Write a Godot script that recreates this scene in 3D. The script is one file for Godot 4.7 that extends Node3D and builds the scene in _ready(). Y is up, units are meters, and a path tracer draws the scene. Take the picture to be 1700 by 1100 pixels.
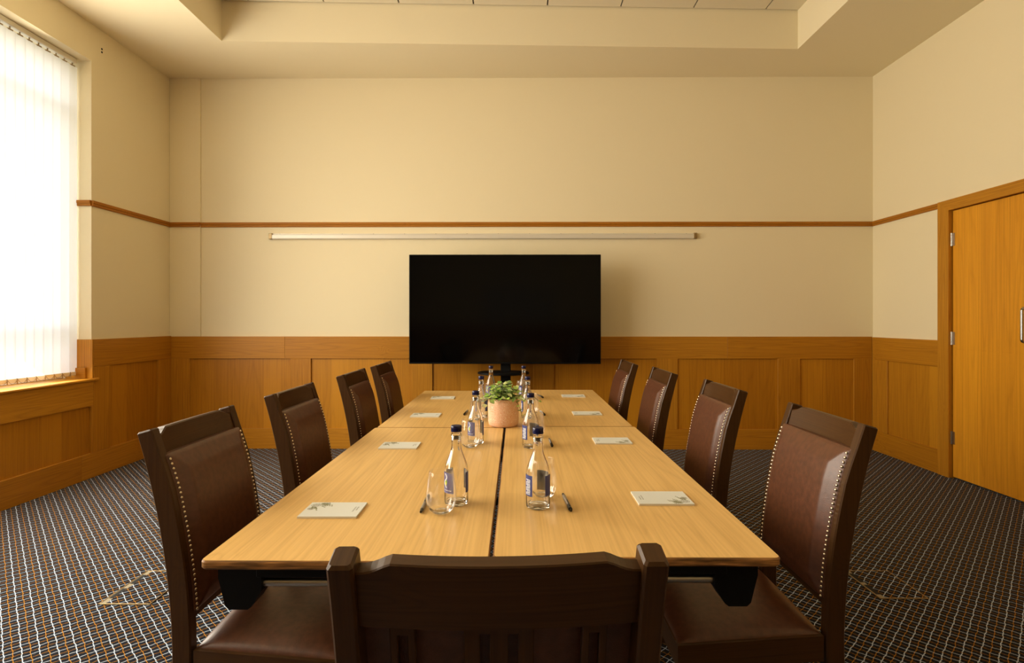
extends Node3D
# A panelled meeting room: long table made of four tables, nine leather chairs, television on a stand.
# Units are metres, y is up, the camera stands at x 0, z 0 and looks towards -z.

const XL := -3.393      # room face of the left (window) wall
const XR := 3.464       # room face of the right (door) wall
const ZB := -5.235      # room face of the back wall
const ZF := 6.5         # room face of the wall behind the camera
const CEIL := 3.62      # soffit height
const TRAY := 3.957     # height of the tiled ceiling inside the tray
const TT := 0.755       # table top height

var rng := RandomNumberGenerator.new()
var names := {}
var M := {}
var T := {}


func _ready() -> void:
	rng.seed = 7
	camera_and_light()
	textures()
	materials()
	room()
	window_wall()
	door_wall()
	ceiling()
	tables()
	chairs()
	television()
	wall_rail()
	floor_boxes()
	table_ware()
	plant()


# ---------------------------------------------------------------- camera, sky, daylight, exposure
func camera_and_light() -> void:
	var f := 890.0
	var cam := Camera3D.new()
	cam.name = "camera"
	add_child(cam)
	cam.position = Vector3(0, 1.25, 0)
	cam.rotation.y = atan(7.0 / f)
	cam.near = 0.05
	cam.far = 60.0
	cam.projection = Camera3D.PROJECTION_FRUSTUM
	cam.keep_aspect = Camera3D.KEEP_HEIGHT
	cam.size = 2.0 * cam.near * 550.0 / f
	cam.frustum_offset = Vector2(0, -18.0 / f * cam.near)
	cam.current = true
	var we := WorldEnvironment.new()
	we.name = "world_environment"
	var e := Environment.new()
	e.background_mode = Environment.BG_SKY
	var sm := ProceduralSkyMaterial.new()
	sm.sky_top_color = Color(0.95, 0.97, 1.0)
	sm.sky_horizon_color = Color(1.0, 0.985, 0.94)
	sm.ground_bottom_color = Color(0.62, 0.62, 0.58)
	sm.ground_horizon_color = Color(0.86, 0.86, 0.82)
	sm.sun_angle_max = 0.0
	e.sky = Sky.new()
	e.sky.sky_material = sm
	e.background_energy_multiplier = 4.2
	e.tonemap_mode = Environment.TONE_MAPPER_LINEAR
	e.tonemap_exposure = 1.0
	e.sdfgi_enabled = true
	e.ssao_enabled = true
	e.ssil_enabled = true
	we.environment = e
	add_child(we)
	# daylight coming through the closed blind: bands just in front of its vanes, turned as the vanes turn it and tilted down as skylight falls
	for k in 30:
		var a := AreaLight3D.new()
		a.name = "window_daylight_%d" % k
		a.area_size = Vector2(0.40, 0.80)
		a.area_normalize_energy = true
		a.light_color = Color(1.0, 0.955, 0.87)
		a.light_energy = 0.90
		a.light_size = 0.4
		a.area_range = 14.0
		a.shadow_enabled = true
		add_child(a)
		a.position = Vector3(XL + [0.06, 0.03, 0.03][k / 10], 1.22 + 0.79 * (k / 10), -3.92 + 0.41 * (k % 10))
		a.rotation = Vector3(0, -PI / 2 - deg_to_rad(17.0), 0)
		a.rotate_object_local(Vector3.RIGHT, -deg_to_rad([24.0, 11.0, -5.0][k / 10]))


# ---------------------------------------------------------------- naming
func numbered(n: String) -> String:
	var k: int = names.get(n, 0)
	names[n] = k + 1
	return n if k == 0 else "%s_%03d" % [n, k]


func thing(called: String, label: String, category: String, at := Vector3.ZERO, turn := 0.0, group := "") -> Node3D:
	var o := Node3D.new()
	o.name = numbered(called)
	add_child(o)
	o.position = at
	o.rotation.y = turn
	tag(o, label, category, group)
	return o


func tag(o: Node, label: String, category: String, group := "") -> void:
	o.set_meta("label", label)
	o.set_meta("category", category)
	if group:
		o.set_meta("group", group)


func dup(src: Node3D, label: String, at: Vector3, turn := 0.0) -> Node3D:
	var o: Node3D = src.duplicate()
	var base: String = src.get_meta("base_name", str(src.name))
	o.name = numbered(base)
	add_child(o)
	o.position = at
	o.rotation.y = turn
	o.set_meta("label", label)
	return o


func part(called: String, st: SurfaceTool, m: Material, parent: Node) -> MeshInstance3D:
	var o := MeshInstance3D.new()
	o.name = called
	o.mesh = st.commit()
	o.material_override = m
	parent.add_child(o, true)
	return o


func struct(called: String, st: SurfaceTool, m: Material, label: String, category: String) -> MeshInstance3D:
	var o := part(called, st, m, self)
	o.set_meta("kind", "structure")
	tag(o, label, category)
	return o


func tool() -> SurfaceTool:
	var st := SurfaceTool.new()
	st.begin(Mesh.PRIMITIVE_TRIANGLES)
	return st


# ---------------------------------------------------------------- geometry helpers
func tri(st: SurfaceTool, p: Array, n: Array, uv: Array) -> void:
	var g: Vector3 = (p[1] - p[0]).cross(p[2] - p[0])
	var order := [0, 2, 1] if g.dot(n[0] + n[1] + n[2]) > 0.0 else [0, 1, 2]
	for k in order:
		st.set_normal(n[k])
		st.set_uv(uv[k])
		st.add_vertex(p[k])


func uv_of(p: Vector3, n: Vector3, grain: int, off: Vector2) -> Vector2:
	var a := n.abs()
	var na := 0 if a.x >= a.y and a.x >= a.z else (1 if a.y >= a.z else 2)
	if na == grain:
		return Vector2(p[(grain + 1) % 3], p[(grain + 2) % 3]) + off
	return Vector2(p[grain], p[3 - grain - na]) + off


# a flat convex polygon whose outside is towards n
func face(st: SurfaceTool, pts: Array, n: Vector3, grain := 0, off := Vector2.ZERO) -> void:
	var g := Vector3.ZERO
	for i in range(1, pts.size() - 1):
		g += (pts[i] - pts[0]).cross(pts[i + 1] - pts[0])
	if g.length() < 1e-14:
		return
	g = g.normalized()
	if g.dot(n) < 0.0:
		g = -g
	for i in range(1, pts.size() - 1):
		var p := [pts[0], pts[i], pts[i + 1]]
		if (p[1] - p[0]).cross(p[2] - p[0]).length() < 1e-14:
			continue
		tri(st, p, [g, g, g], [uv_of(p[0], g, grain, off), uv_of(p[1], g, grain, off), uv_of(p[2], g, grain, off)])


func bx(st: SurfaceTool, c: Vector3, s: Vector3, ch := 0.002, grain := 0, off := Vector2.ZERO) -> void:
	var h := s / 2.0
	ch = minf(ch, minf(h.x, minf(h.y, h.z)) * 0.9)
	var q := func(a: int, sg: Vector3) -> Vector3:
		var v := Vector3(h.x - ch, h.y - ch, h.z - ch)
		v[a] = h[a]
		return c + v * sg
	for a in 3:
		var b := (a + 1) % 3
		var d := (a + 2) % 3
		for s1 in [-1.0, 1.0]:
			var pts := []
			for k in [[-1.0, -1.0], [1.0, -1.0], [1.0, 1.0], [-1.0, 1.0]]:
				var sg := Vector3.ZERO
				sg[a] = s1
				sg[b] = k[0]
				sg[d] = k[1]
				pts.append(q.call(a, sg))
			var n := Vector3.ZERO
			n[a] = s1
			face(st, pts, n, grain, off)
			if ch <= 0.0:
				continue
			for s2 in [-1.0, 1.0]:
				var e := []
				for s3 in [-1.0, 1.0]:
					var sg := Vector3.ZERO
					sg[a] = s1
					sg[b] = s2
					sg[d] = s3
					e.append([q.call(a, sg), q.call(b, sg)])
				var n2 := Vector3.ZERO
				n2[a] = s1
				n2[b] = s2
				face(st, [e[0][0], e[0][1], e[1][1], e[1][0]], n2, grain, off)
	if ch > 0.0:
		for sx in [-1.0, 1.0]:
			for sy in [-1.0, 1.0]:
				for sz in [-1.0, 1.0]:
					var sg := Vector3(sx, sy, sz)
					face(st, [q.call(0, sg), q.call(1, sg), q.call(2, sg)], sg, grain, off)


# box from its two extremes
func bb(st: SurfaceTool, lo: Vector3, hi: Vector3, ch := 0.002, grain := 0, off := Vector2.ZERO) -> void:
	bx(st, (lo + hi) / 2.0, (hi - lo).abs(), ch, grain, off)


func rnd_off() -> Vector2:
	return Vector2(rng.randf() * 3.0, rng.randf() * 3.0)


# closed rings of equal length, capped at both ends
func loft(st: SurfaceTool, rings: Array, grain := 1, off := Vector2.ZERO, caps := true) -> void:
	var mids := []
	for r in rings:
		var c := Vector3.ZERO
		for p in r:
			c += p
		mids.append(c / r.size())
	for i in rings.size() - 1:
		var m: int = rings[i].size()
		var c: Vector3 = (mids[i] + mids[i + 1]) / 2.0
		for j in m:
			var k := (j + 1) % m
			var pts := [rings[i][j], rings[i][k], rings[i + 1][k], rings[i + 1][j]]
			var ctr: Vector3 = (pts[0] + pts[1] + pts[2] + pts[3]) / 4.0
			face(st, pts, ctr - c, grain, off)
	if caps:
		face(st, rings[0], mids[0] - mids[1], grain, off)
		face(st, rings[-1], mids[-1] - mids[-2], grain, off)


# a 2D outline (any shape) swept straight along w from d0 to d1; u and v are the outline's axes
func extrude(st: SurfaceTool, poly: PackedVector2Array, o: Vector3, u: Vector3, v: Vector3, w: Vector3, d0: float, d1: float, grain := 0, off := Vector2.ZERO) -> void:
	var area := 0.0
	for i in poly.size():
		area += poly[i].cross(poly[(i + 1) % poly.size()])
	var at := func(p: Vector2, d: float) -> Vector3: return o + u * p.x + v * p.y + w * d
	for i in poly.size():
		var a := poly[i]
		var b := poly[(i + 1) % poly.size()]
		var t := b - a
		var n2 := Vector2(t.y, -t.x) * signf(area)
		face(st, [at.call(a, d0), at.call(b, d0), at.call(b, d1), at.call(a, d1)], u * n2.x + v * n2.y, grain, off)
	var tr := Geometry2D.triangulate_polygon(poly)
	for i in range(0, tr.size(), 3):
		for d in [[d0, -1.0], [d1, 1.0]]:
			face(st, [at.call(poly[tr[i]], d[0]), at.call(poly[tr[i + 1]], d[0]), at.call(poly[tr[i + 2]], d[0])], w * (d[1] * signf(d1 - d0)), grain, off)


func lathe(st: SurfaceTool, prof: Array, seg := 24, at := Vector3.ZERO, crease := 0.75, a0 := 0.0, a1 := TAU) -> void:
	var sn := []
	for i in prof.size() - 1:
		var t: Vector2 = prof[i + 1] - prof[i]
		sn.append(Vector2(t.y, -t.x).normalized())
	for i in prof.size() - 1:
		var na: Vector2 = sn[i]
		var nb: Vector2 = sn[i]
		if i > 0 and sn[i - 1].dot(sn[i]) > crease:
			na = (sn[i - 1] + sn[i]).normalized()
		if i < sn.size() - 1 and sn[i + 1].dot(sn[i]) > crease:
			nb = (sn[i + 1] + sn[i]).normalized()
		var p: Vector2 = prof[i]
		var q: Vector2 = prof[i + 1]
		for k in seg:
			var f0 := float(k) / seg
			var f1 := float(k + 1) / seg
			var d0 := Vector3(cos(lerpf(a0, a1, f0)), 0, sin(lerpf(a0, a1, f0)))
			var d1 := Vector3(cos(lerpf(a0, a1, f1)), 0, sin(lerpf(a0, a1, f1)))
			var up := Vector3.UP
			var v := [at + d0 * p.x + up * p.y, at + d1 * p.x + up * p.y, at + d1 * q.x + up * q.y, at + d0 * q.x + up * q.y]
			var n := [d0 * na.x + up * na.y, d1 * na.x + up * na.y, d1 * nb.x + up * nb.y, d0 * nb.x + up * nb.y]
			var uv := [Vector2(f0, p.y), Vector2(f1, p.y), Vector2(f1, q.y), Vector2(f0, q.y)]
			if p.x > 1e-6:
				tri(st, [v[0], v[1], v[2]], [n[0], n[1], n[2]], [uv[0], uv[1], uv[2]])
			if q.x > 1e-6:
				tri(st, [v[0], v[2], v[3]], [n[0], n[2], n[3]], [uv[0], uv[2], uv[3]])


func tube(st: SurfaceTool, pts: Array, r: float, seg := 8, r_end := -1.0) -> void:
	var rings := []
	var nrm := []
	for i in pts.size():
		var t: Vector3 = (pts[mini(i + 1, pts.size() - 1)] - pts[maxi(i - 1, 0)]).normalized()
		var s := t.cross(Vector3.UP if absf(t.y) < 0.9 else Vector3.RIGHT).normalized()
		var b := t.cross(s)
		var rr := r if r_end < 0.0 else lerpf(r, r_end, float(i) / (pts.size() - 1))
		var ring := []
		var ns := []
		for k in seg:
			var a := TAU * k / seg
			var n := s * cos(a) + b * sin(a)
			ns.append(n)
			ring.append(pts[i] + n * rr)
		rings.append(ring)
		nrm.append(ns)
	for i in pts.size() - 1:
		for k in seg:
			var l := (k + 1) % seg
			var uv := [Vector2(0, 0), Vector2(1, 0), Vector2(1, 1), Vector2(0, 1)]
			tri(st, [rings[i][k], rings[i][l], rings[i + 1][l]], [nrm[i][k], nrm[i][l], nrm[i + 1][l]], [uv[0], uv[1], uv[2]])
			tri(st, [rings[i][k], rings[i + 1][l], rings[i + 1][k]], [nrm[i][k], nrm[i + 1][l], nrm[i + 1][k]], [uv[0], uv[2], uv[3]])
	face(st, rings[0], pts[0] - pts[1])
	face(st, rings[-1], pts[-1] - pts[-2])


# a smooth sheet given by a function of (i, j) -> point; n_ref tells which side is out
func sheet(st: SurfaceTool, nu: int, nv: int, at: Callable, n_ref: Vector3) -> void:
	var p := []
	for i in nu + 1:
		var row := []
		for j in nv + 1:
			row.append(at.call(i, j))
		p.append(row)
	var n := []
	for i in nu + 1:
		var row := []
		for j in nv + 1:
			var du: Vector3 = p[mini(i + 1, nu)][j] - p[maxi(i - 1, 0)][j]
			var dv: Vector3 = p[i][mini(j + 1, nv)] - p[i][maxi(j - 1, 0)]
			var g := du.cross(dv).normalized()
			row.append(g if g.dot(n_ref) >= 0.0 else -g)
		n.append(row)
	for i in nu:
		for j in nv:
			var a := [[i, j], [i + 1, j], [i + 1, j + 1], [i, j + 1]]
			for t in [[0, 1, 2], [0, 2, 3]]:
				var pp := []
				var nn := []
				var uu := []
				for k in t:
					var c: Array = a[k]
					pp.append(p[c[0]][c[1]])
					nn.append(n[c[0]][c[1]])
					uu.append(Vector2(float(c[0]) / nu, float(c[1]) / nv))
				tri(st, pp, nn, uu)


func rounded_rect(w: float, l: float, r: float, n := 5) -> PackedVector2Array:
	var out := PackedVector2Array()
	for k in 4:
		var c := Vector2((w / 2 - r) * [1, -1, -1, 1][k], (l / 2 - r) * [1, 1, -1, -1][k])
		for i in n + 1:
			var a := PI / 2 * (k + float(i) / n)
			out.append(c + Vector2(cos(a), sin(a)) * r)
	return out


# ---------------------------------------------------------------- textures
func floats(n: FastNoiseLite, w: int, h: int, out_w: int, out_h: int) -> PackedByteArray:
	var im := n.get_seamless_image(w, h)
	im.resize(out_w, out_h, Image.INTERPOLATE_CUBIC)
	im.convert(Image.FORMAT_L8)
	return im.get_data()


func noise(s: int, freq: float, oct := 3) -> FastNoiseLite:
	var n := FastNoiseLite.new()
	n.noise_type = FastNoiseLite.TYPE_SIMPLEX_SMOOTH
	n.seed = s
	n.frequency = freq
	n.fractal_octaves = oct
	return n


# grain runs along the picture's x; values are close to 1 and tint the wood's own colour
func grain_image(s: int, streak: float, figure: float, rings: float, bands: int) -> ImageTexture:
	var sz := 1024
	var a := floats(noise(s, 0.06, 4), 32, sz, sz, sz)
	var b := floats(noise(s + 1, 0.006, 2), 96, 640, sz, sz)
	var c := floats(noise(s + 2, 0.25, 2), 128, sz, sz, sz)
	var r := RandomNumberGenerator.new()
	r.seed = s
	var tone := []
	for k in maxi(bands, 1):
		tone.append(r.randf_range(-0.5, 0.5))
	var out := PackedByteArray()
	out.resize(sz * sz * 3)
	var i := 0
	for y in sz:
		var t: float = tone[y * bands / sz] * 0.15 if bands > 0 else 0.0
		for x in sz:
			var f := b[i] / 255.0 * rings
			var ring := absf(f - floorf(f) - 0.5) * 2.0
			ring = ring * ring * ring
			var v := 1.0 - streak * (a[i] / 255.0 - 0.2) - figure * ring - streak * 0.7 * maxf(0.0, c[i] / 255.0 - 0.55) + t
			v = clampf(v, 0.0, 1.0)
			out[i * 3] = int(255.0 * pow(v, 0.8))
			out[i * 3 + 1] = int(255.0 * v)
			out[i * 3 + 2] = int(255.0 * pow(v, 1.25))
			i += 1
	return ImageTexture.create_from_image(Image.create_from_data(sz, sz, false, Image.FORMAT_RGB8, out))


# woven carpet: 0.8 m square, two families of wavy threads 50 mm apart, white with orange between
func carpet_image() -> void:
	var sz := 1024
	var per := 64.0
	var fine := floats(noise(31, 0.22, 2), sz, sz, sz, sz)
	var wob := []
	var r := RandomNumberGenerator.new()
	r.seed = 5
	for fam in 2:
		var lines := []
		for k in 32:
			var w := PackedFloat32Array()
			w.resize(sz)
			var p1 := r.randf() * TAU
			var p2 := r.randf() * TAU
			for t in sz:
				var f := TAU * t / sz
				w[t] = 1.6 * sin(f * 7.0 + p1 * 0.25 + fam) + 1.1 * sin(f * 19.0 + p2) + 0.6 * sin(f * 43.0 + p1)
			lines.append(w)
		wob.append(lines)
	var out := PackedByteArray()
	out.resize(sz * sz * 3)
	var hgt := PackedByteArray()
	hgt.resize(sz * sz)
	var white := Color(0.79, 0.85, 0.93)
	var orange := Color(0.78, 0.52, 0.12)
	var dark := Color(0.028, 0.034, 0.060)
	var mid := Color(0.185, 0.24, 0.375)
	for y in sz:
		for x in sz:
			var i := y * sz + x
			var n := fine[i] / 255.0
			# ground weave: short slanted light picks on navy
			var cell := (x / 8 + (y / 16) * 5) % 16
			var pick := fposmod(x + y * 0.5 * (1.0 if (y / 16) % 2 == 0 else -1.0), 16.0)
			var g := clampf((n - 0.42) * 2.2, 0.0, 1.0) * (0.9 if pick < 7.0 else 0.25)
			var c := dark.lerp(mid, g)
			if cell == 3 and n > 0.5:
				c = c.lerp(orange, 0.25)
			var hv := 0.45 + 0.25 * n
			for fam in 2:
				var s := x if fam == 0 else y
				var t := y if fam == 0 else x
				for half in 2:
					var base := int(floorf(s / 32.0))
					for k in [base, base + 1]:
						if (k % 2 == 0) != (half == 0):
							continue
						var wv: PackedFloat32Array = wob[fam][posmod(k, 32)]
						var d := absf(s - k * 32.0 - wv[t])
						if half == 0 and d < 2.9:
							c = c.lerp(white, clampf((2.9 - d) * 0.8, 0.0, 1.0) * (0.75 + 0.25 * n))
							hv = 0.9
						elif half == 1 and d < (2.5 if (t / 9) % 3 != 0 else 1.5):
							c = c.lerp(orange, clampf((2.6 - d) * 0.8, 0.0, 1.0) * 0.8)
							hv = 0.8
			out[i * 3] = int(c.r * 255)
			out[i * 3 + 1] = int(c.g * 255)
			out[i * 3 + 2] = int(c.b * 255)
			hgt[i] = int(clampf(hv, 0.0, 1.0) * 255)
	T.carpet = ImageTexture.create_from_image(Image.create_from_data(sz, sz, false, Image.FORMAT_RGB8, out))
	T.carpet_h = ImageTexture.create_from_image(Image.create_from_data(sz, sz, false, Image.FORMAT_L8, hgt))


func disc(im: Image, cx: float, cy: float, rx: float, ry: float, c: Color, turn := 0.0) -> void:
	var r := int(maxf(rx, ry)) + 1
	for y in range(maxi(0, int(cy) - r), mini(im.get_height(), int(cy) + r + 1)):
		for x in range(maxi(0, int(cx) - r), mini(im.get_width(), int(cx) + r + 1)):
			var d := Vector2(x - cx, y - cy).rotated(-turn)
			if (d.x / rx) ** 2 + (d.y / ry) ** 2 <= 1.0:
				im.set_pixel(x, y, c)


func stroke(im: Image, pts: Array, w: float, c: Color) -> void:
	for i in pts.size() - 1:
		var a: Vector2 = pts[i]
		var b: Vector2 = pts[i + 1]
		var n := int(a.distance_to(b)) + 1
		for k in n + 1:
			var p := a.lerp(b, float(k) / n)
			disc(im, p.x, p.y, w, w, c)


# blue paper label of the water bottles: white wave, green-yellow drop, a line of small white lettering
func label_image() -> ImageTexture:
	var im := Image.create(448, 384, false, Image.FORMAT_RGB8)
	im.fill(Color(0.24, 0.28, 0.56))
	im.fill_rect(Rect2i(0, 366, 448, 18), Color(0.45, 0.49, 0.70))
	disc(im, 306, 190, 30, 58, Color(0.55, 0.72, 0.22), 0.25)
	disc(im, 302, 218, 24, 36, Color(0.90, 0.88, 0.25), 0.25)
	var wave := []
	for k in 40:
		var t := k / 39.0
		wave.append(Vector2(300 + 30 * sin(t * 7.0), 30 + t * 250))
	stroke(im, wave, 11, Color(0.92, 0.95, 0.98))
	for k in 8:
		var x := 268 + k * 19
		stroke(im, [Vector2(x, 316 + (k % 3) * 4), Vector2(x, 338)], 3.4, Color(0.92, 0.93, 0.96))
		stroke(im, [Vector2(x, 338), Vector2(x + 11, 338 - (k % 2) * 14)], 3.2, Color(0.92, 0.93, 0.96))
	return ImageTexture.create_from_image(im)


# the second label: tall white lettering that runs up the bottle
func label_side_image() -> ImageTexture:
	var im := Image.create(256, 384, false, Image.FORMAT_RGB8)
	im.fill(Color(0.24, 0.28, 0.54))
	var y := 84
	for k in 6:
		var w := Color(0.92, 0.94, 0.97)
		stroke(im, [Vector2(130, y), Vector2(214, y)], 8, w)
		if k % 2 == 0:
			stroke(im, [Vector2(214, y), Vector2(214, y + 28), Vector2(166, y + 28), Vector2(166, y)], 7, w)
		else:
			stroke(im, [Vector2(130, y), Vector2(130, y + 26), Vector2(214, y + 26)], 7, w)
		y += 48
	return ImageTexture.create_from_image(im)


# cover of the writing pads: line drawing of flowers in one corner, two short lines of script at the other end
func pad_image() -> ImageTexture:
	var im := Image.create(740, 525, false, Image.FORMAT_RGB8)
	var paper := Color(0.87, 0.875, 0.855)
	im.fill(paper)
	var r := RandomNumberGenerator.new()
	r.seed = 12
	var ink := Color(0.42, 0.40, 0.32)
	var green := Color(0.50, 0.50, 0.36)
	for f in [[95, 110, 58], [210, 70, 44], [70, 240, 40]]:
		var c := Vector2(f[0], f[1])
		for ring in 3:
			for k in 7:
				var a := TAU * k / 7.0 + ring * 0.4
				var rad: float = f[2] * (1.0 - ring * 0.28)
				var p := c + Vector2(cos(a), sin(a)) * rad
				var q := c + Vector2(cos(a + 0.8), sin(a + 0.8)) * rad
				stroke(im, [p, (p + q) / 2 + (p + q - c * 2) * 0.12, q, c + (q - c) * 0.6], 2.4, ink)
		disc(im, c.x, c.y, 8, 8, Color(0.55, 0.5, 0.36))
	for k in 16:
		var a := r.randf_range(-0.3, 1.7)
		var o := Vector2(60, 60) + Vector2(cos(a), sin(a)) * r.randf_range(60, 150)
		var e := o + Vector2(cos(a), sin(a)) * r.randf_range(50, 130)
		stroke(im, [o, e], 1.8, ink)
		for m in 3:
			var lp := o.lerp(e, 0.35 + 0.3 * m)
			disc(im, lp.x + 6, lp.y + 8, 15, 6, green, a + 0.7)
			disc(im, lp.x - 6, lp.y - 6, 13, 5, green, a - 0.6)
	for row in 2:
		var pts := []
		for k in 44:
			pts.append(Vector2(640 + row * 34 + 9 * sin(k * 1.9 + row), 170 + k * (4.3 - row * 1.2) + 5 * cos(k * 1.1)))
		stroke(im, pts, 2.0, Color(0.45, 0.43, 0.36))
	return ImageTexture.create_from_image(im)


func clay_image() -> ImageTexture:
	var sz := 512
	var a := floats(noise(51, 0.012, 2), sz, sz, sz, sz)
	var b := floats(noise(52, 0.09, 3), sz, sz, sz, sz)
	var out := PackedByteArray()
	out.resize(sz * sz * 3)
	for i in sz * sz:
		var f := a[i] / 255.0 * 5.0
		var v := absf(f - floorf(f) - 0.5) * 2.0
		var c := Color(0.91, 0.70, 0.55).lerp(Color(1.0, 0.95, 0.89), pow(v, 3.0))
		c = c.lerp(Color(0.88, 0.60, 0.43), clampf((b[i] / 255.0 - 0.5) * 0.8, 0.0, 0.4))
		out[i * 3] = int(c.r * 255)
		out[i * 3 + 1] = int(c.g * 255)
		out[i * 3 + 2] = int(c.b * 255)
	return ImageTexture.create_from_image(Image.create_from_data(sz, sz, false, Image.FORMAT_RGB8, out))


func noise_tex(s: int, freq: float, lo: float, hi: float, sz := 512) -> NoiseTexture2D:
	var t := NoiseTexture2D.new()
	t.width = sz
	t.height = sz
	t.seamless = true
	t.noise = noise(s, freq, 4)
	var g := Gradient.new()
	g.set_color(0, Color(lo, lo, lo))
	g.set_color(1, Color(hi, hi, hi))
	t.color_ramp = g
	return t


func textures() -> void:
	T.oak = grain_image(11, 0.17, 0.09, 6.0, 0)
	T.veneer = grain_image(17, 0.13, 0.05, 5.0, 6)
	T.beech = grain_image(23, 0.09, 0.05, 5.0, 0)
	carpet_image()
	T.label = label_image()
	T.label_side = label_side_image()
	T.pad = pad_image()
	T.clay = clay_image()
	T.mottle = noise_tex(3, 0.02, 0.72, 1.0)
	T.fine = noise_tex(4, 0.15, 0.0, 1.0)
	T.soft = noise_tex(6, 0.008, 0.95, 1.0)
	T.wear = noise_tex(8, 0.03, 0.35, 1.0)


# ---------------------------------------------------------------- materials
func mat(called: String, c: Color, rough: float, spec := 0.5) -> StandardMaterial3D:
	var m := StandardMaterial3D.new()
	m.resource_name = called
	m.albedo_color = c
	m.roughness = rough
	m.metallic_specular = spec
	M[called] = m
	return m


func rgb(r: int, g: int, b: int) -> Color:
	return Color(r / 255.0, g / 255.0, b / 255.0)


func wood(called: String, c: Color, tex: Texture2D, rough: float, su: float, sv: float) -> StandardMaterial3D:
	var m := mat(called, c, rough, 0.4)
	m.albedo_texture = tex
	m.uv1_scale = Vector3(su, sv, 1)
	return m


func triplanar(m: StandardMaterial3D, scale: float) -> void:
	m.uv1_triplanar = true
	m.uv1_scale = Vector3.ONE * scale


func materials() -> void:
	var m := mat("plaster", rgb(240, 226, 190), 0.85, 0.3)
	m.uv1_world_triplanar = true
	triplanar(m, 0.7)
	m.heightmap_enabled = true
	m.heightmap_texture = T.fine
	m.heightmap_scale = 0.02
	m = mat("ceiling_paint", rgb(241, 228, 194), 0.9, 0.2)
	m = mat("ceiling_tile", rgb(236, 224, 196), 0.95, 0.2)
	mat("ceiling_grid", rgb(58, 50, 36), 0.8)
	for k in 4:
		wood("oak_%d" % k, [rgb(196, 134, 32), rgb(190, 128, 28), rgb(200, 138, 36), rgb(193, 131, 30)][k], T.oak, 0.42, 0.5, 2.0)
		wood("veneer_%d" % k, [rgb(196, 133, 28), rgb(190, 127, 25), rgb(201, 138, 32), rgb(193, 130, 27)][k], T.veneer, 0.42, 0.5, 1.0)
	wood("rail_oak", rgb(180, 116, 24), T.oak, 0.6, 0.5, 2.0)
	wood("door_veneer", rgb(236, 164, 42), T.veneer, 0.4, 0.42, 1.1)
	wood("beech", rgb(233, 190, 118), T.beech, 0.33, 0.6, 1.6)
	m = wood("beech_edge", rgb(222, 160, 92), T.oak, 0.45, 0.6, 6.0)
	m.detail_enabled = true
	m.detail_blend_mode = BaseMaterial3D.BLEND_MODE_MUL
	m.detail_albedo = T.wear
	m = wood("dark_wood", rgb(74, 47, 18), T.oak, 0.36, 0.8, 3.0)
	m = mat("leather", rgb(104, 62, 40), 0.36)
	m.albedo_texture = T.mottle
	triplanar(m, 4.0)
	m.heightmap_enabled = true
	m.heightmap_texture = T.fine
	m.heightmap_scale = 0.03
	m = mat("nail", rgb(222, 208, 184), 0.22)
	m.metallic = 1.0
	m = mat("carpet", Color(1, 1, 1), 0.95, 0.2)
	m.albedo_texture = T.carpet
	m.heightmap_enabled = true
	m.heightmap_texture = T.carpet_h
	m.heightmap_scale = 0.2
	m.rim_enabled = true
	m.rim = 0.08
	m.rim_tint = 0.4
	m = mat("blind_fabric", rgb(246, 244, 236), 0.9, 0.2)
	m.backlight_enabled = true
	m.backlight = Color(1, 1, 1)
	m.cull_mode = BaseMaterial3D.CULL_DISABLED
	mat("white_plastic", rgb(236, 228, 208), 0.45)
	m = mat("chain", rgb(168, 146, 110), 0.35)
	mat("window_frame", rgb(226, 222, 210), 0.5)
	m = mat("pane", Color(1, 1, 1, 0.04), 0.0)
	m.transparency = BaseMaterial3D.TRANSPARENCY_ALPHA
	m = mat("aluminium", rgb(226, 218, 202), 0.4)
	m.metallic = 0.25
	m = mat("steel", rgb(190, 186, 178), 0.28)
	m.metallic = 1.0
	m = mat("brass", rgb(150, 128, 92), 0.4)
	m.metallic = 0.9
	mat("flap", rgb(150, 140, 118), 0.8, 0.2)
	mat("black_metal", rgb(10, 10, 11), 0.55, 0.3)
	mat("black_plastic", rgb(8, 8, 9), 0.45, 0.3)
	mat("screen", rgb(3, 3, 4), 0.10, 0.31)
	mat("hole", rgb(10, 8, 6), 0.9)
	m = mat("glass", Color(1, 1, 1, 0.0), 0.0)
	m.refraction_enabled = true
	m.refraction_scale = 0.05
	m = mat("thin_glass", Color(1, 1, 1, 0.015), 0.0)
	m.transparency = BaseMaterial3D.TRANSPARENCY_ALPHA
	m = mat("bottle_glass", Color(1, 1, 1, 0.0), 0.0)
	m.refraction_enabled = true
	m.refraction_scale = 0.05
	mat("cap_blue", rgb(17, 20, 70), 0.26)
	m = mat("label_paper", Color(1, 1, 1), 0.5)
	m.albedo_texture = T.label
	m = mat("label_side_paper", Color(1, 1, 1), 0.5)
	m.albedo_texture = T.label_side
	mat("label_reverse", rgb(176, 172, 160), 0.8)
	m = mat("pad_cover", Color(1, 1, 1), 0.6)
	m.albedo_texture = T.pad
	mat("paper", rgb(228, 222, 206), 0.8)
	mat("pen_black", rgb(20, 18, 18), 0.3)
	m = mat("pen_barrel", rgb(150, 140, 130), 0.35)
	m.metallic = 0.4
	m = mat("clay", Color(1, 1, 1), 0.6)
	m.albedo_texture = T.clay
	triplanar(m, 5.0)
	mat("soil", rgb(46, 32, 22), 1.0)
	for k in 3:
		m = mat("leaf_%d" % k, [rgb(124, 168, 52), rgb(176, 206, 84), rgb(222, 230, 156)][k], 0.5)
		m.backlight_enabled = true
		m.backlight = Color(0.6, 0.6, 0.6)
		m.cull_mode = BaseMaterial3D.CULL_DISABLED
	mat("stem", rgb(96, 112, 52), 0.6)
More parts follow.
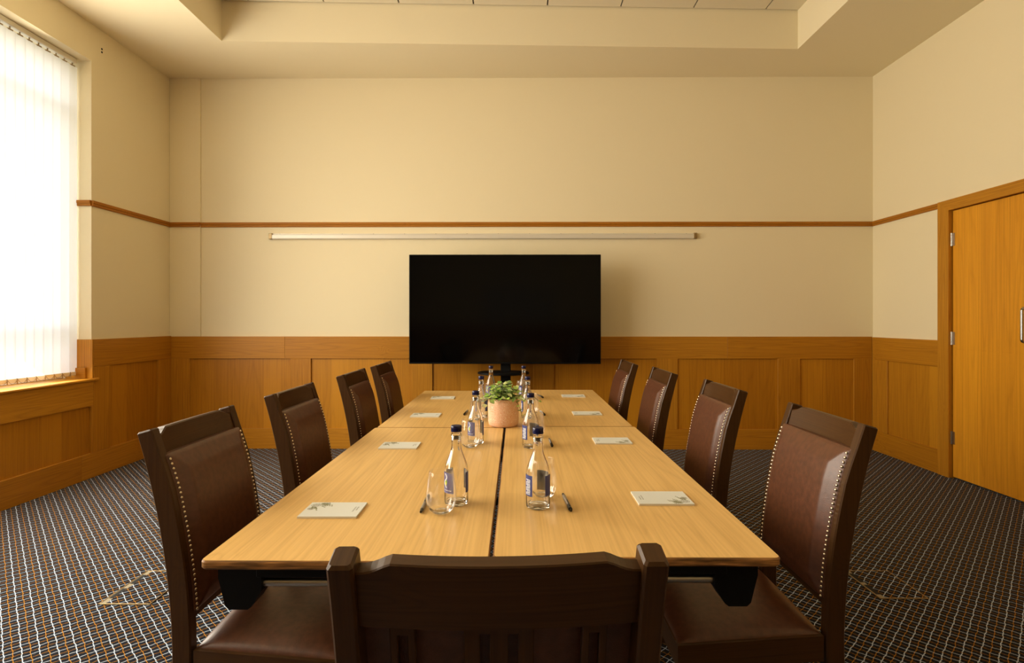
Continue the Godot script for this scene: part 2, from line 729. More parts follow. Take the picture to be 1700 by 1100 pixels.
	mat("white_board", rgb(216, 214, 206), 0.25)


# ---------------------------------------------------------------- the room
func carpet_quad(st: SurfaceTool, x0: float, x1: float, z0: float, z1: float, y: float) -> void:
	var k := 1.0 / (0.8 * sqrt(2.0))
	var p := []
	var uv := []
	for c in [[x0, z0], [x1, z0], [x1, z1], [x0, z1]]:
		p.append(Vector3(c[0], y, c[1]))
		uv.append(Vector2((c[0] + c[1]) * k, (c[0] - c[1]) * k))
	var u := Vector3.UP
	tri(st, [p[0], p[1], p[2]], [u, u, u], [uv[0], uv[1], uv[2]])
	tri(st, [p[0], p[2], p[3]], [u, u, u], [uv[0], uv[2], uv[3]])


# one board of the wall panelling, lying on a wall: s along the wall, y up, d out of the wall
func wall_board(called: String, parent: Node, wall: String, s0: float, s1: float, y0: float, y1: float, d0: float, d1: float, m: Material, upright: bool, ch := 0.0025) -> void:
	var st := tool()
	var o := rnd_off()
	if upright:
		o.x = rng.randf_range(1.15 - y0, 2.85 - y1)
	match wall:
		"back": bb(st, Vector3(s0, y0, ZB + d0), Vector3(s1, y1, ZB + d1), ch, 1 if upright else 0, o)
		"left": bb(st, Vector3(XL + d0, y0, s0), Vector3(XL + d1, y1, s1), ch, 1 if upright else 2, o)
		"right": bb(st, Vector3(XR - d1, y0, s0), Vector3(XR - d0, y1, s1), ch, 1 if upright else 2, o)
		"front": bb(st, Vector3(s0, y0, ZF - d1), Vector3(s1, y1, ZF - d0), ch, 1 if upright else 0, o)
	part(called, st, m, parent)


# rail, stiles, recessed panels and skirting between s0 and s1
func panelling(parent: Node, wall: String, stiles: Array, y_top: float, joints: Array) -> void:
	var y_rail := y_top - 0.215
	var s0: float = stiles[0][0]
	var s1: float = stiles[-1][1]
	var cuts := [s0] + joints + [s1]
	for i in cuts.size() - 1:
		wall_board("rail_board", parent, wall, cuts[i] + 0.0005, cuts[i + 1] - 0.0005, y_rail, y_top, 0.0, 0.018, M["oak_%d" % (i % 4)], false, 0.0012)
		wall_board("skirting_board", parent, wall, cuts[i] + 0.0004, cuts[i + 1] - 0.0004, 0.0, 0.197, 0.0, 0.018, M["oak_%d" % ((i + 1) % 4)], false, 0.0012)
	for i in stiles.size():
		wall_board("stile_board", parent, wall, stiles[i][0], stiles[i][1], 0.197, y_rail, 0.0, 0.0178, M["oak_%d" % ((i * 3 + 2) % 4)], true, 0.0012)
		if i > 0:
			wall_board("panel", parent, wall, stiles[i - 1][1], stiles[i][0], 0.197, y_rail, 0.0, 0.003, M["veneer_%d" % (i % 4)], true, 0.0)


# moulded rail high on a wall
func moulding(called: String, o: Vector3, along: Vector3, out: Vector3, length: float, label: String) -> void:
	var st := tool()
	var prof := PackedVector2Array([Vector2(0, 0), Vector2(0.010, 0), Vector2(0.013, 0.004), Vector2(0.013, 0.017), Vector2(0.016, 0.020), Vector2(0.019, 0.024), Vector2(0.019, 0.040), Vector2(0.016, 0.045), Vector2(0, 0.045)])
	extrude(st, prof, o, out, Vector3.UP, along, 0.0, length, 0 if absf(along.x) > 0.5 else 2, rnd_off())
	struct(called, st, M.rail_oak, label, "trim")


func room() -> void:
	var st := tool()
	carpet_quad(st, XL - 0.02, XR + 0.02, ZB - 0.02, ZF + 0.02, 0.0)
	for f in [[Vector3(0, -0.1, 0)]]:
		bb(st, Vector3(XL - 0.3, -0.2, ZB - 0.3), Vector3(XR + 0.3, -0.002, ZF + 0.3), 0.0)
	struct("floor", st, M.carpet, "dark carpet with white and orange wavy threads over the whole room", "floor")

	st = tool()
	bb(st, Vector3(XL - 0.35, 0, ZB - 0.25), Vector3(XR + 0.25, 4.3, ZB), 0.0)
	# shallow boxing in the left corner
	bb(st, Vector3(XL, 1.095, ZB), Vector3(-3.09, CEIL, ZB + 0.016), 0.002)
	var w := struct("wall_back", st, M.plaster, "cream back wall with oak panelling behind the television", "wall")
	panelling(w, "back", [[XL + 0.018, -3.195], [-2.203, -2.005], [-1.02, -0.818], [0.165, 0.368], [1.367, 1.566], [2.537, 2.75], [3.272, XR - 0.018]], 1.095, [-2.262, 0.28, 2.05])
	moulding("trim_1", Vector3(-3.09, 2.165, ZB), Vector3.RIGHT, Vector3(0, 0, 1), XR + 3.09, "narrow oak picture rail along the back wall above the aluminium rail")
	moulding("trim_2", Vector3(XL, 2.165, ZB + 0.016), Vector3.RIGHT, Vector3(0, 0, 1), 0.302, "short oak picture rail piece on the boxing in the left back corner")

	st = tool()
	bb(st, Vector3(XL - 0.35, 0, ZF), Vector3(XR + 0.25, 4.3, ZF + 0.25), 0.0)
	w = struct("wall_front", st, M.plaster, "cream wall with oak panelling behind the viewer, seen in the television", "wall")
	panelling(w, "front", [[XL + 0.018, -3.2], [-1.6, -1.4], [0.0, 0.2], [1.6, 1.8], [3.25, XR - 0.018]], 1.095, [0.0])
	var b := thing("whiteboard", "large whiteboard on the wall behind the viewer, faint in the dark television screen", "whiteboard", Vector3(0.1, 1.75, ZF))
	st = tool()
	bb(st, Vector3(-1.1, -0.5, -0.02), Vector3(1.1, 0.5, -0.002), 0.002)
	part("board", st, M.white_board, b)
	st = tool()
	for y in [-0.515, 0.515]:
		bx(st, Vector3(0, y, -0.015), Vector3(2.26, 0.03, 0.03), 0.003)
	for x in [-1.115, 1.115]:
		bx(st, Vector3(x, 0, -0.015), Vector3(0.03, 1.0, 0.03), 0.003)
	part("frame", st, M.aluminium, b)


# ---------------------------------------------------------------- left wall, window and blind
const WZ0 := -4.255     # far jamb of the window
const WZ1 := 0.1      # near jamb
const WY0 := 0.79       # top of the sill
const WY1 := 3.325      # head
const BX := -3.505      # plane of the blind


func window_wall() -> void:
	var st := tool()
	var xo := XL - 0.35
	bb(st, Vector3(xo, 0, ZB), Vector3(XL, 4.3, WZ0), 0.0)
	bb(st, Vector3(xo, 0, WZ1), Vector3(XL, 4.3, ZF), 0.0)
	bb(st, Vector3(xo, 0, WZ0), Vector3(XL, WY0 - 0.022, WZ1), 0.0)
	bb(st, Vector3(xo, WY1, WZ0), Vector3(XL, 4.3, WZ1), 0.0)
	var w := struct("wall_left", st, M.plaster, "cream left wall with oak panelling round the tall window", "wall")
	# panelling right of the window
	var g := 0.018
	wall_board("rail_board", w, "left", ZB, WZ0, 0.88, 1.1, 0.0, g, M.oak_1, false)
	wall_board("stile_board", w, "left", -5.03, ZB, 0.197, 0.88, 0.0, g, M.oak_0, true)
	wall_board("stile_board", w, "left", WZ0, -4.434, 0.197, 0.88, 0.0, g, M.oak_3, true)
	wall_board("panel", w, "left", -5.03, -4.434, 0.197, 0.88, 0.0, 0.003, M.veneer_1, true)
	wall_board("skirting_board", w, "left", ZB, -4.14, 0.0, 0.197, 0.0, g, M.oak_2, false)
	# panelling under the window
	wall_board("rail_board", w, "left", WZ0, -2.4, 0.57, WY0 - 0.022, 0.0, g, M.oak_2, false)
	wall_board("rail_board", w, "left", -2.399, WZ1, 0.57, WY0 - 0.022, 0.0, g, M.oak_0, false)
	wall_board("skirting_board", w, "left", -4.139, -1.9, 0.0, 0.197, 0.0, g, M.oak_1, false)
	wall_board("skirting_board", w, "left", -1.899, ZF, 0.0, 0.197, 0.0, g, M.oak_3, false)
	var st_z := [[WZ0, -4.233], [-3.05, -2.85], [-1.75, -1.55], [-0.1, 0.14]]
	for i in st_z.size():
		wall_board("stile_board", w, "left", st_z[i][0], st_z[i][1], 0.197, 0.57, 0.0, g, M["oak_%d" % (i % 4)], true)
		if i > 0:
			wall_board("panel", w, "left", st_z[i - 1][1], st_z[i][0], 0.197, 0.57, 0.0, 0.003, M["veneer_%d" % (i % 4)], true)
	# near part of the wall, beside and behind the viewer
	wall_board("rail_board", w, "left", WZ1, ZF, 0.88, 1.1, 0.0, g, M.oak_3, false)
	wall_board("panel", w, "left", 0.14, ZF, 0.197, 0.88, 0.0, 0.003, M.veneer_2, true)
	# wood lining of the far reveal below the rail height
	st = tool()
	bb(st, Vector3(BX - 0.09, WY0, WZ0), Vector3(XL + g, 1.1, WZ0 + 0.012), 0.002, 1, rnd_off())
	part("reveal_lining", st, M.oak_2, w)
	st = tool()
	bb(st, Vector3(BX + 0.002, WY0, WZ0 + 0.012), Vector3(BX + 0.085, WY0 + 0.085, WZ0 + 0.03), 0.002, 0, rnd_off())
	part("reveal_block", st, M.oak_0, w)
	# two screw holes left in the plaster
	for y in [3.472, 3.446]:
		st = tool()
		lathe(st, [Vector2(0.0, 0.0015), Vector2(0.008, 0.0015), Vector2(0.008, 0.0)], 10)
		var h := part("screw_hole", st, M.hole, w)
		h.position = Vector3(XL, y, -4.363)
		h.rotation.z = -PI / 2
	moulding("trim_3", Vector3(XL, 2.165, ZB + 0.016), Vector3(0, 0, 1), Vector3.RIGHT, WZ0 - ZB - 0.016, "short oak picture rail on the left wall beside the window")
	moulding("trim_4", Vector3(XL, 2.165, WZ0), Vector3.LEFT, Vector3(0, 0, 1), 0.12, "oak picture rail returning into the window reveal")
	moulding("trim_5", Vector3(XL, 2.165, WZ1), Vector3(0, 0, 1), Vector3.RIGHT, ZF - WZ1, "oak picture rail on the left wall nearer than the window")

	# window: frame with mullions and transoms, panes, sill
	var win := Node3D.new()
	win.name = "window_1"
	add_child(win)
	win.set_meta("kind", "structure")
	tag(win, "tall bright window in the left wall behind the white vertical blind", "window")
	var fx0 := -3.70
	var fx1 := -3.63
	st = tool()
	for y in [WY0 + 0.035, 1.19, 2.93, WY1 - 0.035]:
		bb(st, Vector3(fx0, y - 0.035, WZ0), Vector3(fx1, y + 0.035, WZ1), 0.004)
	var zs := [WZ0 + 0.035, -2.82, -1.38, WZ1 - 0.035]
	for z in zs:
		bb(st, Vector3(fx0 - 0.002, WY0, z - 0.035), Vector3(fx1 + 0.002, WY1, z + 0.035), 0.004)
	part("frame", st, M.window_frame, win)
	for i in 3:
		for j in 3:
			var ys := [[WY0 + 0.07, 1.155], [1.225, 2.895], [2.965, WY1 - 0.07]]
			st = tool()
			bb(st, Vector3(-3.668, ys[j][0], zs[i] + 0.035), Vector3(-3.668, ys[j][1], zs[i + 1] - 0.035), 0.0)
			st = tool()
			face(st, [Vector3(-3.668, ys[j][0], zs[i] + 0.03), Vector3(-3.668, ys[j][1], zs[i] + 0.03), Vector3(-3.668, ys[j][1], zs[i + 1] - 0.03), Vector3(-3.668, ys[j][0], zs[i + 1] - 0.03)], Vector3.RIGHT)
			part("pane", st, M.pane, win)
	st = tool()
	extrude(st, PackedVector2Array([Vector2(-3.64, 0), Vector2(XL + 0.026, 0), Vector2(XL + 0.032, -0.006), Vector2(XL + 0.032, -0.016), Vector2(XL + 0.026, -0.022), Vector2(-3.64, -0.022)]), Vector3(0, WY0, 0), Vector3.RIGHT, Vector3.UP, Vector3(0, 0, 1), WZ0 + 0.0005, WZ1 - 0.0005, 2, rnd_off())
	bb(st, Vector3(XL + 0.001, WY0 - 0.022, WZ0 - 0.045), Vector3(XL + 0.032, WY0, WZ0 + 0.001), 0.003, 2)
	part("sill", st, M.oak_2, win)

	# vertical blind
	var bl := thing("vertical_blind", "closed white vertical blind hanging in the window reveal above the oak sill", "blind", Vector3(BX, 0, 0))
	st = tool()
	bb(st, Vector3(-0.022, WY1 - 0.04, WZ0 + 0.03), Vector3(0.022, WY1 - 0.002, WZ1 - 0.03), 0.004, 2)
	part("headrail", st, M.white_plastic, bl)
	var n := 58
	var vane_mesh: ArrayMesh
	var weight_mesh: ArrayMesh
	var hook_mesh: ArrayMesh
	var top := WY1 - 0.062
	var bot := WY0 + 0.03
	st = tool()
	sheet(st, 8, 1, func(i: int, j: int) -> Vector3:
		var t := i / 8.0 * 2.0 - 1.0
		return Vector3(0.006 * (1.0 - t * t), lerpf(bot, top, j), t * 0.0415), Vector3.RIGHT)
	vane_mesh = st.commit()
	st = tool()
	bb(st, Vector3(-0.002, bot - 0.004, -0.040), Vector3(0.009, bot + 0.026, 0.040), 0.002, 2)
	weight_mesh = st.commit()
	st = tool()
	bb(st, Vector3(-0.004, top - 0.004, -0.018), Vector3(0.008, top + 0.006, 0.018), 0.001)
	bb(st, Vector3(-0.003, top, -0.004), Vector3(0.003, top + 0.026, 0.004), 0.001)
	hook_mesh = st.commit()
	var step := (WZ1 - WZ0 - 0.10) / (n - 1)
	var ch := tool()
	for k in n:
		var z := WZ0 + 0.05 + k * step
		var vane: MeshInstance3D
		for q in [["vane", vane_mesh, M.blind_fabric], ["weight", weight_mesh, M.white_plastic], ["hanger", hook_mesh, M.chain]]:
			var o := MeshInstance3D.new()
			o.name = q[0]
			o.mesh = q[1]
			o.material_override = q[2]
			if q[0] == "vane":
				vane = o
				bl.add_child(o, true)
				o.position = Vector3(0, 0, z)
				o.rotation.y = -0.12 - 0.03 * sin(k * 2.3) - (0.08 if k % 7 == 3 else 0.0)
			else:
				vane.add_child(o, true)
		if k < n - 1:
			var pts := []
			for i in 9:
				var t := i / 8.0
				pts.append(Vector3(0.016, bot + 0.012 - 0.028 * 4.0 * t * (1 - t) + 0.006, z + 0.034 + (step - 0.0) * t * 0.95))
			tube(ch, pts, 0.0017, 5)
			tube(ch, [Vector3(0.016, bot - 0.014, z + 0.034), Vector3(0.016, bot + 0.02, z + 0.034), Vector3(0.012, bot + 0.026, z + 0.034)], 0.0034, 5)
	var cn := part("bottom_chain", ch, M.chain, bl)
	cn.set_meta("kind", "stuff")


# ---------------------------------------------------------------- right wall and door
func door_wall() -> void:
	var dz0 := -4.36
	var dz1 := -3.40
	var st := tool()
	bb(st, Vector3(XR, 0, ZB), Vector3(XR + 0.25, 4.3, dz0), 0.0)
	bb(st, Vector3(XR, 0, dz1), Vector3(XR + 0.25, 4.3, ZF), 0.0)
	bb(st, Vector3(XR, 2.17, dz0), Vector3(XR + 0.25, 4.3, dz1), 0.0)
	bb(st, Vector3(XR + 0.14, 0, dz0), Vector3(XR + 0.25, 2.17, dz1), 0.0)
	var w := struct("wall_right", st, M.plaster, "cream right wall with oak panelling and a door", "wall")
	wall_board("rail_board", w, "right", ZB + 0.018, -4.408, 0.875, 1.09, 0.0, 0.018, M.oak_3, false)
	wall_board("stile_board", w, "right", ZB + 0.018, -5.008, 0.197, 0.875, 0.0, 0.018, M.oak_0, true)
	wall_board("panel", w, "right", -5.008, -4.408, 0.197, 0.875, 0.0, 0.003, M.veneer_2, true, 0.0)
	wall_board("skirting_board", w, "right", ZB + 0.018, -4.408, 0.0, 0.197, 0.0, 0.018, M.oak_1, false)
	wall_board("rail_board", w, "right", dz1 + 0.05, ZF, 0.875, 1.09, 0.0, 0.018, M.oak_2, false)
	wall_board("panel", w, "right", dz1 + 0.05, ZF, 0.197, 0.875, 0.0, 0.003, M.veneer_0, true, 0.0)
	wall_board("skirting_board", w, "right", dz1 + 0.05, ZF, 0.0, 0.197, 0.0, 0.018, M.oak_1, false)
	moulding("trim_6", Vector3(XR, 2.165, ZB), Vector3(0, 0, 1), Vector3.LEFT, -4.408 - ZB, "short oak picture rail on the right wall ending at the door frame")
	moulding("trim_7", Vector3(XR, 2.165, dz1 + 0.05), Vector3(0, 0, 1), Vector3.LEFT, ZF - dz1 - 0.05, "oak picture rail on the right wall nearer than the door")

	var d := Node3D.new()
	d.name = "door_1"
	add_child(d)
	d.set_meta("kind", "structure")
	tag(d, "honey oak veneered door with a steel pull handle in the right wall", "door")
	# architrave with mitred corners
	var a0 := -4.408
	var a1 := dz1 + 0.05
	var i0 := -4.297
	var i1 := dz1 - 0.06
	var yt := 2.212
	var yi := 2.128
	var xo := XR - 0.022
	for s in [0, 1]:
		st = tool()
		var ou: float = a0 if s == 0 else a1
		var inn: float = i0 if s == 0 else i1
		extrude(st, PackedVector2Array([Vector2(ou, 0), Vector2(ou, yt), Vector2(inn, yi), Vector2(inn, 0)]), Vector3(0, 0, 0), Vector3(0, 0, 1), Vector3.UP, Vector3.RIGHT, xo, XR + 0.12, 1, rnd_off())
		part("frame_upright", st, M.oak_2, d)
	st = tool()
	extrude(st, PackedVector2Array([Vector2(a0, yt), Vector2(a1, yt), Vector2(i1, yi), Vector2(i0, yi)]), Vector3(0, 0, 0), Vector3(0, 0, 1), Vector3.UP, Vector3.RIGHT, xo, XR + 0.12, 2, rnd_off())
	part("frame_head", st, M.oak_0, d)
	st = tool()
	bb(st, Vector3(XR + 0.006, 0.012, i0 + 0.010), Vector3(XR + 0.05, yi - 0.006, i1 - 0.005), 0.0015, 1, Vector2(1.36, 0.4))
	part("leaf", st, M.door_veneer, d)
	for y in [1.895, 1.11, 0.32]:
		st = tool()
		for k in 5:
			lathe(st, [Vector2(0, -0.052 + k * 0.021), Vector2(0.0075, -0.052 + k * 0.021), Vector2(0.0075, -0.033 + k * 0.021), Vector2(0, -0.033 + k * 0.021)], 10, Vector3(XR + 0.000, y, i0 + 0.004))
		bb(st, Vector3(XR + 0.001, y - 0.05, i0 + 0.001), Vector3(XR + 0.006, y + 0.05, i0 + 0.03), 0.0005)
		part("hinge", st, M.steel, d)
	st = tool()
	var hz := -3.63
	var pts := [Vector3(XR + 0.005, 1.105, hz)]
	for k in 7:
		var a := PI / 2 * k / 6.0
		pts.append(Vector3(XR - 0.045 - 0.02 * sin(a), 1.105 + 0.02 - 0.02 * cos(a), hz))
	for k in 7:
		var a := PI / 2 * k / 6.0
		pts.append(Vector3(XR - 0.045 - 0.02 * cos(a), 1.335 - 0.02 + 0.02 * sin(a), hz))
	pts.append(Vector3(XR + 0.005, 1.335, hz))
	tube(st, pts, 0.0105, 12)
	var pull := part("handle", st, M.steel, d)
	for y in [1.105, 1.335]:
		st = tool()
		lathe(st, [Vector2(0, 0.004), Vector2(0.02, 0.004), Vector2(0.022, 0.0)], 16)
		var rose := part("rose", st, M.steel, pull)
		rose.position = Vector3(XR + 0.006, y, hz)
		rose.rotation.z = PI / 2


# ---------------------------------------------------------------- ceiling
func ceiling() -> void:
	# soffit with the tray opening; the far edge of the tray is not quite square to the room
	var fl := Vector2(-2.498, -4.526)
	var fr := Vector2(2.459, -4.700)
	var nr := Vector2(2.459, 1.45)
	var nl := Vector2(-2.498, 1.45)
	var st := tool()
	var o := [Vector2(XL, ZB), Vector2(XR, ZB), Vector2(XR, ZF), Vector2(XL, ZF)]
	var n := [fl, fr, nr, nl]
	var v3 := func(p: Vector2, y: float) -> Vector3: return Vector3(p.x, y, p.y)
	for k in 4:
		var l := (k + 1) % 4
		face(st, [v3.call(o[k], CEIL), v3.call(o[l], CEIL), v3.call(n[l], CEIL), v3.call(n[k], CEIL)], Vector3.DOWN)
		var mid: Vector2 = (n[k] + n[l]) / 2.0
		face(st, [v3.call(n[k], CEIL), v3.call(n[l], CEIL), v3.call(n[l], TRAY + 0.03), v3.call(n[k], TRAY + 0.03)], v3.call(-mid + Vector2(0, -1.6), 0.0))
	bb(st, Vector3(XL - 0.35, TRAY + 0.03, ZB - 0.25), Vector3(XR + 0.25, 4.4, ZF + 0.25), 0.0)
	var c := struct("ceiling", st, M.ceiling_paint, "cream soffit round a raised tray of square ceiling tiles", "ceiling")
	# tiles: cut to the slanted far edge in the first row
	var p := 0.634
	var xs := [-2.498]
	var x := -2.268
	while x < 2.45:
		xs.append(x)
		x += p
	xs.append(2.459)
	var zs := [1.45]
	var z := -4.42 + p * 9
	while z > -4.5:
		zs.append(z)
		z -= p
	zs.append(-9.0)
	var gp := 0.006
	for i in xs.size() - 1:
		for j in zs.size() - 1:
			var x0: float = xs[i] + (gp if i > 0 else 0.0)
			var x1: float = xs[i + 1] - (gp if i < xs.size() - 2 else 0.0)
			if x1 - x0 < 0.02:
				continue
			var z1: float = zs[j] - gp
			var e0 := lerpf(fl.y, fr.y, (x0 - fl.x) / (fr.x - fl.x)) + 0.012
			var e1 := lerpf(fl.y, fr.y, (x1 - fl.x) / (fr.x - fl.x)) + 0.012
			var z00 := maxf(zs[j + 1] + gp, e0)
			var z01 := maxf(zs[j + 1] + gp, e1)
			st = tool()
			extrude(st, PackedVector2Array([Vector2(x0, z00), Vector2(x1, z01), Vector2(x1, z1), Vector2(x0, z1)]), Vector3.ZERO, Vector3.RIGHT, Vector3(0, 0, 1), Vector3.UP, TRAY, TRAY + 0.018)
			part("ceiling_tile", st, M.ceiling_tile, c)
	st = tool()
	face(st, [Vector3(fl.x, TRAY + 0.012, fl.y), Vector3(fr.x, TRAY + 0.012, fr.y), Vector3(fr.x, TRAY + 0.012, 1.45), Vector3(fl.x, TRAY + 0.012, 1.45)], Vector3.DOWN)
	part("tile_grid", st, M.ceiling_grid, c)


# ---------------------------------------------------------------- tables
func table(label: String, x0: float, x1: float, z0: float, z1: float) -> void:
	var w := x1 - x0
	var l := z1 - z0
	var t := thing("meeting_table", label, "table", Vector3((x0 + x1) / 2, 0, (z0 + z1) / 2), 0.0, "four tables pushed together")
	var off := rnd_off()
	var st := tool()
	var ins := rounded_rect(w - 0.006, l - 0.006, 0.012)
	extrude(st, ins, Vector3.ZERO, Vector3.RIGHT, Vector3(0, 0, 1), Vector3.UP, TT - 0.018, TT, 2, off)
	part("tabletop", st, M.beech, t)
	st = tool()
	var lv := [[TT - 0.0005, 0.0032], [TT - 0.0015, 0.0012], [TT - 0.004, 0.0], [TT - 0.015, 0.0], [TT - 0.0185, 0.002], [TT - 0.020, 0.006]]
	var rings := []
	for q in lv:
		var ring := []
		for p in rounded_rect(w - 2 * q[1], l - 2 * q[1], 0.015):
			ring.append(Vector3(p.x, q[0], p.y))
		rings.append(ring)
	for i in rings.size() - 1:
		var m: int = rings[i].size()
		for j in m:
			var k := (j + 1) % m
			var mid: Vector3 = (rings[i][j] + rings[i][k]) / 2.0
			face(st, [rings[i][j], rings[i][k], rings[i + 1][k], rings[i + 1][j]], Vector3(signf(mid.x) if absf(mid.x) > w / 2 - 0.02 else 0.0, 0, signf(mid.z) if absf(mid.z) > l / 2 - 0.02 else 0.0), 2 if absf(mid.x) > w / 2 - 0.01 else 0, off)
	face(st, rings[-1], Vector3.DOWN, 2, off)
	part("edge_band", st, M.beech_edge, t)
	for s in [-1.0, 1.0]:
		var ze: float = s * (l / 2 - 0.05)
		st = tool()
		bb(st, Vector3(-w / 2 + 0.10, 0.702, ze - 0.012), Vector3(w / 2 - 0.10, TT - 0.0203, ze + 0.012), 0.002)
		part("cross_rail", st, M.black_metal, t)
		for sx in [-1.0, 1.0]:
			# black wedge bracket at the end of the rail
			st = tool()
			var cx: float = sx * (w / 2 - (0.062 if x0 < -0.3 else 0.078))
			var o := PackedVector2Array([Vector2(-0.045, TT - 0.0203), Vector2(-0.045, 0.70), Vector2(-0.030, 0.640), Vector2(-0.022, 0.632), Vector2(0.018, 0.632), Vector2(0.026, 0.638), Vector2(0.048, 0.672), Vector2(0.048, 0.702), Vector2(0.085, 0.712), Vector2(0.085, TT - 0.0203)])
			extrude(st, o, Vector3(cx, 0, 0), Vector3(-sx, 0, 0), Vector3.UP, Vector3(0, 0, 1), ze - s * 0.02 - 0.028, ze - s * 0.02 + 0.028)
			part("bracket", st, M.black_plastic, t)
		st = tool()
		tube(st, [Vector3(-w / 2 + 0.1, 0.684, ze - s * 0.01), Vector3(w / 2 - 0.1, 0.684, ze - s * 0.01)], 0.0095, 12)
		part("stretcher_bar", st, M.steel, t)
		st = tool()
		var lx := 0.12 if x0 < -0.3 else -0.12
		bb(st, Vector3(lx - 0.03, 0.05, ze - s * 0.09 - 0.02), Vector3(lx + 0.03, TT - 0.0203, ze - s * 0.09 + 0.02), 0.004)
		part("leg", st, M.black_metal, t)
		st = tool()
		bb(st, Vector3(lx - 0.11, 0.0, ze - s * 0.09 - 0.028), Vector3(lx + 0.11, 0.05, ze - s * 0.09 + 0.028), 0.008)
		part("foot", st, M.black_metal, t)


func tables() -> void:
	table("light beech table at the near left, under the near left notepad and glass", -0.655, -0.0565, -2.480, -1.100)
	table("light beech table at the near right, under the near right notepad and bottle", -0.0495, 0.556, -2.512, -1.122)
	table("light beech table at the far left, under the plant pot, nearest the television", -0.648, -0.0565, -3.785, -2.485)
	table("light beech table at the far right, beside the plant, nearest the television", -0.0495, 0.548, -3.845, -2.517)


# ---------------------------------------------------------------- chairs
func zb(y: float) -> float:   # back line of the rear post
	if y >= 0.4:
		return -0.30 + 0.088 * (1.0 - pow((y - 0.4) / 0.57, 1.9))
	return -0.30 + 0.088 - 0.075 * pow((0.4 - y) / 0.4, 1.8)


func depth(y: float) -> float:   # thickness of the rear post from back to front
	if y < 0.82:
		return lerpf(0.042, 0.050, clampf(y / 0.6, 0.0, 1.0))
	return lerpf(0.050, 0.037, pow(clampf((y - 0.82) / 0.15, 0.0, 1.0), 1.3))


func zf(y: float) -> float:
	return zb(y) + depth(y)


func ring8(x0: float, x1: float, z0: float, z1: float, y: float, ch: float, tilt := 0.0) -> Array:
	var zc := (z0 + z1) / 2
	var out := []
	for p in [[x0 + ch, z0], [x1 - ch, z0], [x1, z0 + ch], [x1, z1 - ch], [x1 - ch, z1], [x0 + ch, z1], [x0, z1 - ch], [x0, z0 + ch]]:
		out.append(Vector3(p[0], y + tilt * (p[1] - zc), p[1]))
	return out


